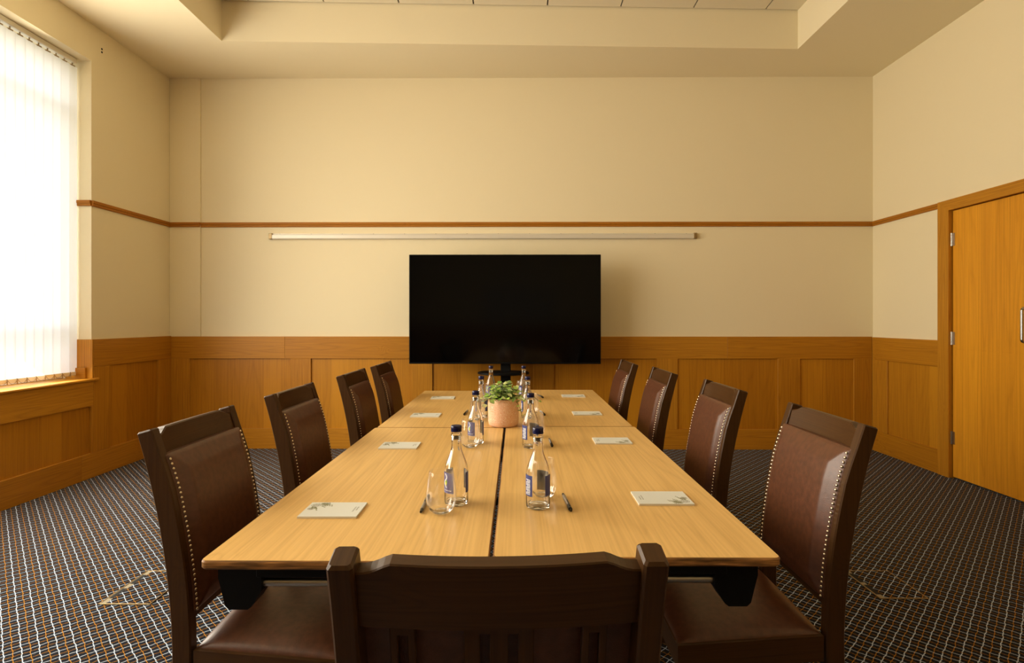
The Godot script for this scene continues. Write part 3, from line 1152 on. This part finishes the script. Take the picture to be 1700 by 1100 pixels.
func make_chair() -> Node3D:
	var t := thing("dining_chair", "", "chair", Vector3.ZERO, 0.0, "dark wooden chairs with brown leather")
	var wo: Material = M.dark_wood
	var hw := 0.1975
	var pw := 0.030
	for s in [-1.0, 1.0]:
		var st := tool()
		var rings := []
		var x0: float = hw - pw if s > 0 else -hw
		var x1: float = hw if s > 0 else -hw + pw
		for k in 21:
			var y := 0.968 * k / 20.0
			var d := depth(y)
			rings.append(ring8(x0, x1, zb(y), zb(y) + d, y + (0.0035 if k == 20 else 0.0), 0.003, 0.29 if k == 20 else 0.0))
		var d1 := depth(0.97)
		rings.append(ring8(x0 + 0.003, x1 - 0.003, zb(0.97) + 0.003, zb(0.97) + d1 - 0.003, 0.9752, 0.003, 0.29))
		loft(st, rings, 1, rnd_off())
		part("back_post", st, wo, t)
	# crest rail: bowed, with lowered concave shoulders next to the posts
	var st := tool()
	var rings := []
	var off := rnd_off()
	var xe := hw - pw
	for k in 41:
		var x := -xe + 2 * xe * k / 40.0
		var ax := absf(x)
		var yt := 0.972 - 0.0015 * (1.0 - pow(ax / 0.128, 2.0)) if ax < 0.128 else 0.972 - 0.0145 * sin(clampf((ax - 0.128) / (xe - 0.128), 0, 1) * PI / 2)
		var bow := 0.010 - 0.013 * (1.0 - pow(ax / xe, 2.0))
		var yb := 0.884
		var th := 0.025
		var r := []
		for q in [[yb, 0.0], [yt - 0.003, 0.0], [yt - 0.001, 0.002], [yt + 0.002, th - 0.003], [yt - 0.001, th], [yb, th]]:
			r.append(Vector3(x, q[0], zb(q[0]) + bow + q[1]))
		rings.append(r)
	loft(st, rings, 0, off)
	part("crest_rail", st, wo, t)
	# lower back rail
	st = tool()
	bb(st, Vector3(-xe, 0.485, zb(0.5) + 0.010), Vector3(xe, 0.535, zb(0.5) + 0.034), 0.003, 0, rnd_off())
	part("back_rail", st, wo, t)
	# slotted slats
	for sl in [[-0.1175, 0.031, 1], [0.0, 0.086, 2], [0.1175, 0.031, 1]]:
		st = tool()
		var w: float = sl[1]
		var edges := []
		if sl[2] == 1:
			edges = [[-w / 2, -0.006], [0.006, w / 2]]
		else:
			edges = [[-w / 2, -0.0235], [-0.0115, 0.0115], [0.0235, w / 2]]
		var o2 := rnd_off()
		for e in edges:
			var rr := []
			for k in 9:
				var y := lerpf(0.555, 0.868, k / 8.0)
				rr.append(ring8(sl[0] + e[0], sl[0] + e[1], zb(y) + 0.013, zb(y) + 0.025, y, 0.0012))
			loft(st, rr, 1, o2, false)
		for yy in [[0.53, 0.555], [0.868, 0.888]]:
			var rr := []
			for y in yy:
				rr.append(ring8(sl[0] - w / 2, sl[0] + w / 2, zb(y) + 0.013, zb(y) + 0.025, y, 0.0012))
			loft(st, rr, 1, o2)
		part("back_slat", st, wo, t)
	# padded leather of the back
	st = tool()
	var lw := 0.179
	var y0 := 0.515
	var y1 := 0.912
	var front := func(x: float, y: float) -> Vector3:
		var ex := lw - absf(x)
		var ey := minf(y1 - y, y - y0)
		var edge := 0.006 * sqrt(clampf(minf(ex, ey) / 0.006, 0.0, 1.0))
		var rise := minf(clampf((ex - 0.010) / 0.038, 0.0, 1.0), clampf((ey - 0.004) / 0.042, 0.0, 1.0))
		var dome := 0.015 * (rise if rise < 0.8 else 0.8 + 0.2 * smoothstep(0.6, 1.0, rise))
		return Vector3(x, y, zf(y) - 0.001 + edge + dome)
	var warp := func(i: int, n: int) -> float:
		var q := i * 2.0 / n - 1.0
		return lerpf(q, sin(q * PI / 2), 0.6)
	sheet(st, 40, 40, func(i: int, j: int) -> Vector3: return front.call(lw * warp.call(i, 40), lerpf(y0, y1, warp.call(j, 40) * 0.5 + 0.5)), Vector3(0, 0, 1))
	for s in [-1.0, 1.0]:
		for j in 16:
			var ya := lerpf(y0, y1, j / 16.0)
			var yb2 := lerpf(y0, y1, (j + 1) / 16.0)
			face(st, [Vector3(s * lw, ya, zf(ya) - 0.014), Vector3(s * lw, yb2, zf(yb2) - 0.014), Vector3(s * lw, yb2, zf(yb2) - 0.0008), Vector3(s * lw, ya, zf(ya) - 0.0008)], Vector3(s, 0, 0))
			if s > 0:
				face(st, [Vector3(-lw, ya, zf(ya) - 0.014), Vector3(-lw, yb2, zf(yb2) - 0.014), Vector3(lw, yb2, zf(yb2) - 0.014), Vector3(lw, ya, zf(ya) - 0.014)], Vector3(0, 0, -1))
	for y in [y0, y1]:
		face(st, [Vector3(-lw, y, zf(y) - 0.014), Vector3(lw, y, zf(y) - 0.014), Vector3(lw, y, zf(y) - 0.0008), Vector3(-lw, y, zf(y) - 0.0008)], Vector3(0, 1.0 if y > 0.7 else -1.0, 0))
	var rest := part("backrest", st, M.leather, t)
	for s in [-1.0, 1.0]:
		st = tool()
		var y := y0 + 0.006
		while y < y1 - 0.003:
			var c: Vector3 = front.call(s * (lw - 0.0065), y)
			var nr := 4.6e-3
			for k in 7:
				var a := TAU * k / 7
				var b := TAU * (k + 1) / 7
				var d := [Vector3(cos(a), sin(a), 0), Vector3(cos(b), sin(b), 0)]
				var f := Vector3(0, 0, 1)
				var lo := [c + d[0] * nr, c + d[1] * nr]
				var mi := [c + d[0] * nr * 0.75 + f * 0.0024, c + d[1] * nr * 0.75 + f * 0.0024]
				var tp := c + f * 0.0036
				var nl := [(d[0] + f * 0.3).normalized(), (d[1] + f * 0.3).normalized()]
				var nm := [(d[0] * 0.7 + f * 0.7).normalized(), (d[1] * 0.7 + f * 0.7).normalized()]
				var zz := Vector2.ZERO
				tri(st, [lo[0], lo[1], mi[1]], [nl[0], nl[1], nm[1]], [zz, zz, zz])
				tri(st, [lo[0], mi[1], mi[0]], [nl[0], nm[1], nm[0]], [zz, zz, zz])
				tri(st, [mi[0], mi[1], tp], [nm[0], nm[1], f], [zz, zz, zz])
			y += 0.0122
		var nt := part("nailhead_trim", st, M.nail, rest)
		nt.set_meta("kind", "stuff")
	# seat frame
	var zs0 := -0.158
	var zs1 := 0.235
	var wb := 0.19
	var wf := 0.235
	for s in [-1.0, 1.0]:
		st = tool()
		var o3 := Vector2(s * (wb + 0.006), zs0)
		var o4 := Vector2(s * (wf + 0.006), zs1)
		extrude(st, PackedVector2Array([o3, o4, o4 - Vector2(s * 0.024, 0), o3 - Vector2(s * 0.024, 0)]), Vector3.ZERO, Vector3.RIGHT, Vector3(0, 0, 1), Vector3.UP, 0.362, 0.428, 2, rnd_off())
		part("seat_rail", st, wo, t)
		st = tool()
		var rr := []
		for q in [[0.0, 0.015], [0.362, 0.021]]:
			var cx: float = s * (wf - 0.016)
			rr.append(ring8(cx - q[1], cx + q[1], zs1 - 0.045 + 0.021 - q[1], zs1 - 0.003 - 0.021 + q[1], q[0], 0.003))
		loft(st, rr, 1, rnd_off())
		part("front_leg", st, wo, t)
		st = tool()
		bb(st, Vector3(s * 0.205 - 0.009, 0.17, -0.215), Vector3(s * 0.205 + 0.009, 0.20, 0.20), 0.003, 2, rnd_off())
		part("stretcher", st, wo, t)
	for q in [[zs0, wb], [zs1 - 0.024, wf]]:
		st = tool()
		bb(st, Vector3(-q[1] + 0.018, 0.362, q[0]), Vector3(q[1] - 0.018, 0.4275, q[0] + 0.023), 0.003, 0, rnd_off())
		part("seat_rail", st, wo, t)
	st = tool()
	bb(st, Vector3(-0.20, 0.175, -0.012), Vector3(0.20, 0.198, 0.012), 0.003, 0, rnd_off())
	part("stretcher", st, wo, t)
	# leather seat
	st = tool()
	var n := 26
	sheet(st, n, n, func(i: int, j: int) -> Vector3:
		var a := sin((i * 2.0 / n - 1.0) * PI / 2)
		var b := sin((j * 2.0 / n - 1.0) * PI / 2)
		var z := lerpf(zs0 + 0.002, zs1 - 0.004, b * 0.5 + 0.5)
		var w := lerpf(wb, wf, b * 0.5 + 0.5) - 0.004
		var h := 0.022 * sqrt(maxf(0.0, (1.0 - pow(absf(a), 8.0)) * (1.0 - pow(absf(b), 8.0)))) + 0.02 * (1.0 - a * a) * (1.0 - b * b)
		return Vector3(a * w, 0.4275 + h, z), Vector3.UP)
	part("seat", st, M.leather, t)
	return t


func chairs() -> void:
	var c := make_chair()
	var k := 0.30
	c.position = Vector3(-0.03, 0, -0.613 - k)
	c.rotation.y = PI + deg_to_rad(2.0)
	c.set_meta("label", "dark chair in front seen from behind, at the near end of the table")
	var l := [[-0.946, -1.525], [-0.932, -2.165], [-0.903, -2.87], [-0.885, -3.43]]
	var r := [[0.944, -1.60], [0.912, -2.31], [0.842, -2.985], [0.772, -3.585]]
	var lt := ["dark leather chair nearest on the window side of the table", "dark leather chair second from the front on the window side", "dark leather chair third from the front on the window side", "dark leather chair farthest back on the window side, nearest the television"]
	var rt := ["brown leather chair nearest on the door side, its nailhead trim clearest", "brown leather chair second from the front on the door side", "brown leather chair third from the front on the door side", "brown leather chair farthest back on the door side, nearest the television"]
	for i in 4:
		dup(c, lt[i], Vector3(l[i][0] + k, 0, l[i][1]), PI / 2)
		dup(c, rt[i], Vector3(r[i][0] - k, 0, r[i][1]), -PI / 2)


# ---------------------------------------------------------------- television, its stand, wall rail
func television() -> void:
	var z := -4.90
	var x0 := -0.974
	var x1 := 0.768
	var y0 := 0.857
	var y1 := 1.850
	var cx := (x0 + x1) / 2
	var s := thing("television_stand", "black floor stand with a slim column and oval shelf carrying the television", "stand", Vector3(-0.097, 0, z - 0.05))
	var st := tool()
	bb(st, Vector3(-0.046, 0.07, -0.025), Vector3(0.046, 1.45, 0.025), 0.006, 1)
	part("column", st, M.black_metal, s)
	st = tool()
	bb(st, Vector3(-0.35, 1.15, 0.025), Vector3(0.35, 1.5, 0.04), 0.004)
	part("mounting_plate", st, M.black_metal, s)
	st = tool()
	var prev := []
	for q in [[0.760, 0.93], [0.766, 1.0], [0.780, 1.0], [0.786, 0.95]]:
		var ring := []
		for k in 40:
			var a := TAU * k / 40.0
			ring.append(Vector3(cos(a) * 0.235 * q[1] - 0.02, q[0], 0.06 + sin(a) * 0.15 * q[1]))
		prev.append(ring)
	loft(st, prev, 0)
	part("shelf", st, M.black_plastic, s)
	st = tool()
	bb(st, Vector3(-0.45, 0.05, -0.3), Vector3(0.45, 0.08, 0.28), 0.01)
	var foot := part("base", st, M.black_metal, s)
	for q in [[-0.42, -0.27], [0.42, -0.27], [-0.42, 0.25], [0.42, 0.25]]:
		st = tool()
		lathe(st, [Vector2(0, -0.012), Vector2(0.022, -0.012), Vector2(0.025, -0.008), Vector2(0.025, 0.008), Vector2(0.022, 0.012), Vector2(0, 0.012)], 16)
		var wl := part("wheel", st, M.black_plastic, foot)
		wl.position = Vector3(q[0], 0.025, q[1])
		wl.rotation.z = PI / 2
	var t := thing("television", "large black flat television, switched off, in front of the back wall", "television", Vector3(cx, 0, z))
	st = tool()
	bb(st, Vector3(x0 - cx, y0, 0.0), Vector3(x1 - cx, y1, 0.035), 0.004)
	bb(st, Vector3(-0.5, 1.05, -0.0095), Vector3(0.5, 1.6, 0.0), 0.004)
	part("case", st, M.black_plastic, t)
	st = tool()
	bb(st, Vector3(x0 - cx + 0.008, y0 + 0.014, 0.034), Vector3(x1 - cx - 0.008, y1 - 0.008, 0.0362), 0.0005)
	part("screen", st, M.screen, t)
	st = tool()
	bb(st, Vector3(0.0, y0 - 0.006, 0.012), Vector3(0.05, y0 + 0.001, 0.03), 0.002)
	part("sensor", st, M.black_plastic, t)


func wall_rail() -> void:
	var t := thing("display_rail", "long pale aluminium rail fixed to the back wall above the television", "rail", Vector3(-0.33, 2.045, ZB))
	var st := tool()
	var prof := PackedVector2Array([Vector2(0, 0), Vector2(0.022, 0), Vector2(0.030, 0.006), Vector2(0.030, 0.040), Vector2(0.026, 0.046), Vector2(0.010, 0.048), Vector2(0.010, 0.055), Vector2(0, 0.055)])
	extrude(st, prof, Vector3.ZERO, Vector3(0, 0, 1), Vector3.UP, Vector3.RIGHT, -2.05, 2.05)
	part("rail_profile", st, M.aluminium, t)
	for x in [-2.067, 2.067]:
		st = tool()
		bb(st, Vector3(x - 0.017, 0, 0.0), Vector3(x + 0.017, 0.056, 0.031), 0.003)
		part("end_cap", st, M.brass, t)
	for k in 14:
		st = tool()
		lathe(st, [Vector2(0, 0.002), Vector2(0.004, 0.002), Vector2(0.005, 0.0)], 8)
		var sc := part("screw", st, M.steel, t)
		sc.position = Vector3(-1.98 + k * 0.305, 0.051, 0.010)
		sc.rotation.x = PI / 2


func floor_boxes() -> void:
	for q in [[-1.84, -1.61, -2.66, -2.345, "floor box with pale metal trim in the carpet on the window side"], [1.632, 1.852, -2.69, -2.42, "floor box with dull metal trim in the carpet on the door side"]]:
		var t := thing("floor_box", q[4], "floor box")
		var x0: float = q[0]
		var x1: float = q[1]
		var z0: float = q[2]
		var z1: float = q[3]
		var st := tool()
		var b := 0.005
		bb(st, Vector3(x0, 0.0003, z0), Vector3(x0 + b, 0.005, z1), 0.001)
		bb(st, Vector3(x1 - b, 0.0003, z0), Vector3(x1, 0.005, z1), 0.001)
		bb(st, Vector3(x0 + b, 0.0003, z0), Vector3(x1 - b, 0.005, z0 + b), 0.001)
		bb(st, Vector3(x0 + b, 0.0003, z1 - b), Vector3(x1 - b, 0.005, z1), 0.001)
		part("trim_frame", st, M.brass, t)
		st = tool()
		carpet_quad(st, x0 + 0.030, x1 - b, z0 + b, z1 - b, 0.004)
		part("lid", st, M.carpet, t)
		var l := z1 - z0
		for k in 2:
			st = tool()
			var c := z0 + l * (0.28 + 0.42 * k)
			bb(st, Vector3(x0 + 0.008, 0.001, c - 0.045), Vector3(x0 + 0.036, 0.0035, c + 0.045), 0.0008)
			part("cable_opening", st, M.hole, t)
		st = tool()
		bb(st, Vector3(x0 + b, 0.0008, z0 + b), Vector3(x0 + 0.030, 0.003, z1 - b), 0.0008)
		part("cable_flap", st, M.flap, t)


# ---------------------------------------------------------------- bottles, tumblers, pens, pads
func make_bottle() -> Node3D:
	var t := thing("water_bottle", "", "bottle", Vector3.ZERO, 0.0, "glass water bottles with blue caps")
	var st := tool()
	var outer := [Vector2(0.0305, 0.002), Vector2(0.0318, 0.006), Vector2(0.0322, 0.012), Vector2(0.0322, 0.09)]
	for k in 12:
		var f := (k + 1) / 12.0
		outer.append(Vector2(lerpf(0.0322, 0.0138, smoothstep(0.0, 1.0, f)), 0.09 + 0.068 * f))
	outer += [Vector2(0.0132, 0.166), Vector2(0.0130, 0.180), Vector2(0.0148, 0.183), Vector2(0.0148, 0.187), Vector2(0.0128, 0.189), Vector2(0.0126, 0.207)]
	var prof := [Vector2(0, 0.004), Vector2(0.022, 0.0015), Vector2(0.027, 0.0)] + outer + [Vector2(0.0105, 0.2075)]
	for k in range(11, -1, -1):
		var f := (k + 1) / 12.0
		prof.append(Vector2(lerpf(0.0322, 0.0138, smoothstep(0.0, 1.0, f)) - 0.0026, 0.09 + 0.068 * f))
	prof += [Vector2(0.0296, 0.09), Vector2(0.0296, 0.014), Vector2(0.0285, 0.009), Vector2(0.022, 0.0068), Vector2(0, 0.0085)]
	lathe(st, prof, 40)
	part("glass_body", st, M.bottle_glass, t)
	st = tool()
	lathe(st, [Vector2(0.0130, 0.1950), Vector2(0.0147, 0.1953), Vector2(0.0147, 0.1985), Vector2(0.0136, 0.1991), Vector2(0.0147, 0.1997), Vector2(0.0147, 0.2022), Vector2(0.0138, 0.2028), Vector2(0.0148, 0.2034), Vector2(0.0149, 0.2090), Vector2(0.0140, 0.211), Vector2(0, 0.2112)], 32)
	part("cap", st, M.cap_blue, t)
	for q in [["label_paper", 3.0, 1.3], ["label_side_paper", -0.14, 0.75]]:
		var a: float = q[1]
		var w: float = q[2]
		for side in [0.0326, 0.0324]:
			st = tool()
			sheet(st, 12, 1, func(i: int, j: int) -> Vector3:
				var g := a + w - 2 * w * i / 12.0
				return Vector3(cos(g) * side, 0.0345 + 0.0545 * (1.0 - j), sin(g) * side), Vector3(cos(a), 0, sin(a)) * (1.0 if side > 0.0325 else -1.0))
			part("label" if side > 0.0325 else "label_back", st, M[q[0]] if side > 0.0325 else M.label_reverse, t)
	return t


func make_tumbler() -> Node3D:
	var t := thing("tumbler", "", "glass", Vector3.ZERO, 0.0, "stemless tumblers beside the bottles")
	var st := tool()
	var outer := [Vector2(0.018, 0.0), Vector2(0.023, 0.002), Vector2(0.031, 0.010), Vector2(0.0365, 0.020), Vector2(0.0395, 0.032), Vector2(0.0398, 0.042), Vector2(0.0385, 0.058), Vector2(0.0358, 0.078), Vector2(0.0328, 0.097), Vector2(0.0312, 0.107)]
	# thin wall: outer and inner skin up to the rim; the base is solid glass
	var wall := outer.slice(2) + [Vector2(0.0309, 0.1075), Vector2(0.0305, 0.107)]
	for k in range(outer.size() - 2, 1, -1):
		wall.append(outer[k] - Vector2(0.0009, 0.0))
	lathe(st, wall, 44, Vector3.ZERO, 0.6)
	part("bowl", st, M.thin_glass, t)
	st = tool()
	lathe(st, [Vector2(0, 0.002), Vector2(0.014, 0.0012), Vector2(0.018, 0.0), Vector2(0.023, 0.002), Vector2(0.0308, 0.0099), Vector2(0.030, 0.0107), Vector2(0.026, 0.0098), Vector2(0.018, 0.0075), Vector2(0, 0.007)], 44, Vector3.ZERO, 0.6)
	part("base", st, M.glass, t)
	return t


func make_pen() -> Node3D:
	var t := thing("pen", "", "pen", Vector3.ZERO, 0.0, "pens lying by the bottles")
	var st := tool()
	tube(st, [Vector3(0, 0.0055, -0.045), Vector3(0, 0.0055, 0.035)], 0.005, 12)
	part("barrel", st, M.pen_barrel, t)
	st = tool()
	tube(st, [Vector3(0, 0.0055, 0.035), Vector3(0, 0.0055, 0.062)], 0.0054, 12)
	tube(st, [Vector3(0, 0.0055, 0.062), Vector3(0, 0.0055, 0.071)], 0.0034, 10)
	part("grip", st, M.pen_black, t)
	st = tool()
	tube(st, [Vector3(0, 0.0055, -0.045), Vector3(0, 0.0055, -0.062)], 0.005, 12, 0.0032)
	part("tip", st, M.pen_black, t)
	st = tool()
	bb(st, Vector3(-0.0015, 0.0105, 0.005), Vector3(0.0015, 0.0122, 0.05), 0.0005)
	bb(st, Vector3(-0.0015, 0.009, 0.046), Vector3(0.0015, 0.0122, 0.05), 0.0005)
	part("clip", st, M.pen_black, t)
	return t


func make_pad() -> Node3D:
	var t := thing("notepad", "", "notepad", Vector3.ZERO, 0.0, "white writing pads in front of the chairs")
	var st := tool()
	bb(st, Vector3(-0.074, 0.0, -0.0525), Vector3(0.074, 0.0045, 0.0525), 0.0003)
	part("pages", st, M.paper, t)
	st = tool()
	var p := [Vector3(-0.074, 0.0052, -0.0525), Vector3(0.074, 0.0052, -0.0525), Vector3(0.074, 0.0052, 0.0525), Vector3(-0.074, 0.0052, 0.0525)]
	var uv := [Vector2(0, 0), Vector2(1, 0), Vector2(1, 1), Vector2(0, 1)]
	var u := Vector3.UP
	tri(st, [p[0], p[1], p[2]], [u, u, u], [uv[0], uv[1], uv[2]])
	tri(st, [p[0], p[2], p[3]], [u, u, u], [uv[0], uv[2], uv[3]])
	for k in 4:
		var a: Vector3 = p[k]
		var b: Vector3 = p[(k + 1) % 4]
		face(st, [a, b, b - u * 0.0007, a - u * 0.0007], (a + b) / 2)
	part("cover", st, M.pad_cover, t)
	return t


func table_ware() -> void:
	var places := ["nearest", "second", "third", "farthest"]
	var order := ["nearest the viewer", "second from the viewer", "third from the viewer", "farthest from the viewer"]
	# bottles: window side then door side, front to back
	var bl := [[-0.1625, -1.453], [-0.164, -2.17], [-0.179, -2.747], [-0.159, -3.37]]
	var br := [[0.0578, -1.428], [0.0563, -2.10], [0.058, -2.727], [0.047, -3.37]]
	var b := make_bottle()
	var first := true
	for i in 4:
		for s in 2:
			var q: Array = bl[i] if s == 0 else br[i]
			var side: String = "window" if s == 0 else "door"
			var lab := "glass water bottle with blue cap, %s, %s side of the table" % [order[i], side]
			var at := Vector3(q[0], TT, q[1])
			var turn: float = [0.02, 0.1, -0.35, 0.2][i] + (0.0 if s == 0 else 3.29)
			if first:
				b.position = at
				b.rotation.y = turn
				b.set_meta("label", lab)
				first = false
			else:
				dup(b, lab, at, turn)
	var gl := [[-0.194, -1.385], [-0.181, -2.10], [-0.192, -2.665], [-0.20, -3.30]]
	var gr := [[0.0745, -1.505], [0.083, -2.29], [0.082, -2.85], [0.035, -3.47]]
	var g := make_tumbler()
	first = true
	for i in 4:
		for s in 2:
			var q: Array = gl[i] if s == 0 else gr[i]
			var lab := "clear stemless tumbler beside the %s bottle on the %s side" % [places[i], "window" if s == 0 else "door"]
			if first:
				g.position = Vector3(q[0], TT, q[1])
				g.set_meta("label", lab)
				first = false
			else:
				dup(g, lab, Vector3(q[0], TT, q[1]))
	var pn := make_pen()
	first = true
	# far end and near end of each pen on the table
	for q in [[-0.246, -1.505, -0.244, -1.36, "dark pen behind the nearest tumbler on the window side"], [0.1315, -1.524, 0.1413, -1.385, "dark pen right of the nearest bottle on the door side"], [0.1365, -2.233, 0.1408, -2.095, "dark pen right of the second bottle on the door side"],
			[0.128, -2.918, 0.148, -2.79, "dark pen right of the third tumbler on the door side"], [-0.265, -2.93, -0.272, -2.80, "dark pen left of the third bottle on the window side"], [0.14, -3.55, 0.17, -3.43, "dark pen right of the farthest bottle on the door side"]]:
		var a := Vector3(q[0], TT, q[1])
		var e := Vector3(q[2], TT, q[3])
		var turn := atan2(e.x - a.x, e.z - a.z)
		if first:
			pn.position = (a + e) / 2
			pn.rotation.y = turn + PI
			pn.set_meta("label", q[4])
			first = false
		else:
			dup(pn, q[4], (a + e) / 2, turn)
	var pad := make_pad()
	first = true
	var pl := [[-0.475, -1.39, 0.01], [-0.458, -2.11, 0.0], [-0.47, -2.79, 0.0], [-0.468, -3.42, 0.05]]
	var pr := [[0.403, -1.49, 0.0], [0.392, -2.20, 0.0], [0.375, -2.85, 0.0], [0.373, -3.51, 0.0]]
	for i in 4:
		for s in 2:
			var q: Array = pl[i] if s == 0 else pr[i]
			var lab := "white notepad with a floral corner in front of the %s chair on the %s side" % [places[i], "window" if s == 0 else "door"]
			var turn: float = q[2] + (0.0 if s == 0 else PI)
			if first:
				pad.position = Vector3(q[0], TT, q[1])
				pad.rotation.y = turn
				pad.set_meta("label", lab)
				first = false
			else:
				dup(pad, lab, Vector3(q[0], TT, q[1]), turn)


# ---------------------------------------------------------------- potted plant
func leaf(st: SurfaceTool, c: Vector3, dir: Vector3, up: Vector3, l: float, w: float) -> void:
	var side := dir.cross(up).normalized()
	up = side.cross(dir).normalized()
	var pts := [[0.0, 0.0], [0.3, 0.8], [0.55, 1.0], [0.8, 0.62], [1.0, 0.0]]
	for i in 4:
		for s in [-1.0, 1.0]:
			var row := []
			for k in [i, i + 1]:
				var f: float = pts[k][0]
				var bend := up * (-0.25 * l * f * f)
				row.append([c + dir * l * f + bend, c + dir * l * f + bend + side * (s * w * pts[k][1]) + up * (0.25 * w * pts[k][1])])
			face(st, [row[0][0], row[0][1], row[1][1]], up)
			face(st, [row[0][0], row[1][1], row[1][0]], up)


func plant() -> void:
	var t := thing("potted_plant", "leafy green plant in a terracotta pot on the middle of the table", "potted plant", Vector3(-0.0605, TT, -2.535))
	var st := tool()
	lathe(st, [Vector2(0, 0.0), Vector2(0.058, 0.0), Vector2(0.066, 0.003), Vector2(0.070, 0.010), Vector2(0.072, 0.024), Vector2(0.0725, 0.07), Vector2(0.0718, 0.105), Vector2(0.0695, 0.120), Vector2(0.0665, 0.128), Vector2(0.064, 0.129), Vector2(0.062, 0.126), Vector2(0.064, 0.11), Vector2(0, 0.109)], 48)
	part("pot", st, M.clay, t)
	st = tool()
	lathe(st, [Vector2(0.0638, 0.1105), Vector2(0.05, 0.117), Vector2(0, 0.120)], 24)
	part("soil", st, M.soil, t)
	var r := RandomNumberGenerator.new()
	r.seed = 21
	var stems := tool()
	var lv := [tool(), tool(), tool()]
	for k in 62:
		var a := r.randf() * TAU
		var reach := r.randf_range(0.015, 0.085)
		var up := r.randf_range(0.016, 0.094) * (1.0 - reach * 5.0)
		if k < 16:
			a = TAU * k / 16.0 + r.randf() * 0.3
			reach = r.randf_range(0.074, 0.104)
			up = r.randf_range(-0.006, 0.012)
		var o := Vector3(cos(a), 0, sin(a)) * r.randf_range(0.005, 0.04) + Vector3(0, 0.117, 0)
		var e := Vector3(cos(a), 0, sin(a)) * reach + Vector3(0, 0.128 + up, 0)
		stem_of_leaves(stems, lv, r, o, e, 5, 0.025)
	# two trailing stems on the door side
	stem_of_leaves(stems, lv, r, Vector3(0.05, 0.12, 0.0), Vector3(0.165, 0.115, -0.01), 4, 0.07)
	stem_of_leaves(stems, lv, r, Vector3(0.05, 0.12, 0.03), Vector3(0.088, 0.055, 0.05), 4, 0.04)
	stem_of_leaves(stems, lv, r, Vector3(-0.05, 0.12, 0.02), Vector3(-0.098, 0.095, 0.045), 6, 0.04)
	part("stems", stems, M.stem, t)
	for k in 3:
		var f := part("foliage", lv[k], M["leaf_%d" % k], t)
		f.set_meta("kind", "stuff")


func stem_of_leaves(stems: SurfaceTool, lv: Array, r: RandomNumberGenerator, o: Vector3, e: Vector3, n: int, rise: float) -> void:
	var pts := []
	for k in 5:
		var f := k / 4.0
		pts.append(o.lerp(e, f) + Vector3(0, rise * f * (1 - f) * 2.0, 0))
	tube(stems, pts, 0.0012, 4)
	for k in n:
		var f := 0.15 + 0.85 * (k + 1.0) / n
		var c := o.lerp(e, f) + Vector3(0, rise * f * (1 - f) * 2.0, 0)
		var a := r.randf() * TAU
		var d := Vector3(cos(a), r.randf_range(-0.3, 0.5), sin(a)).normalized()
		var q := r.randf()
		leaf(lv[0 if q < 0.45 else (1 if q < 0.8 else 2)], c, d, (Vector3.UP + Vector3(r.randf() - 0.5, 0, r.randf() - 0.5)).normalized(), r.randf_range(0.017, 0.032), r.randf_range(0.008, 0.0145))
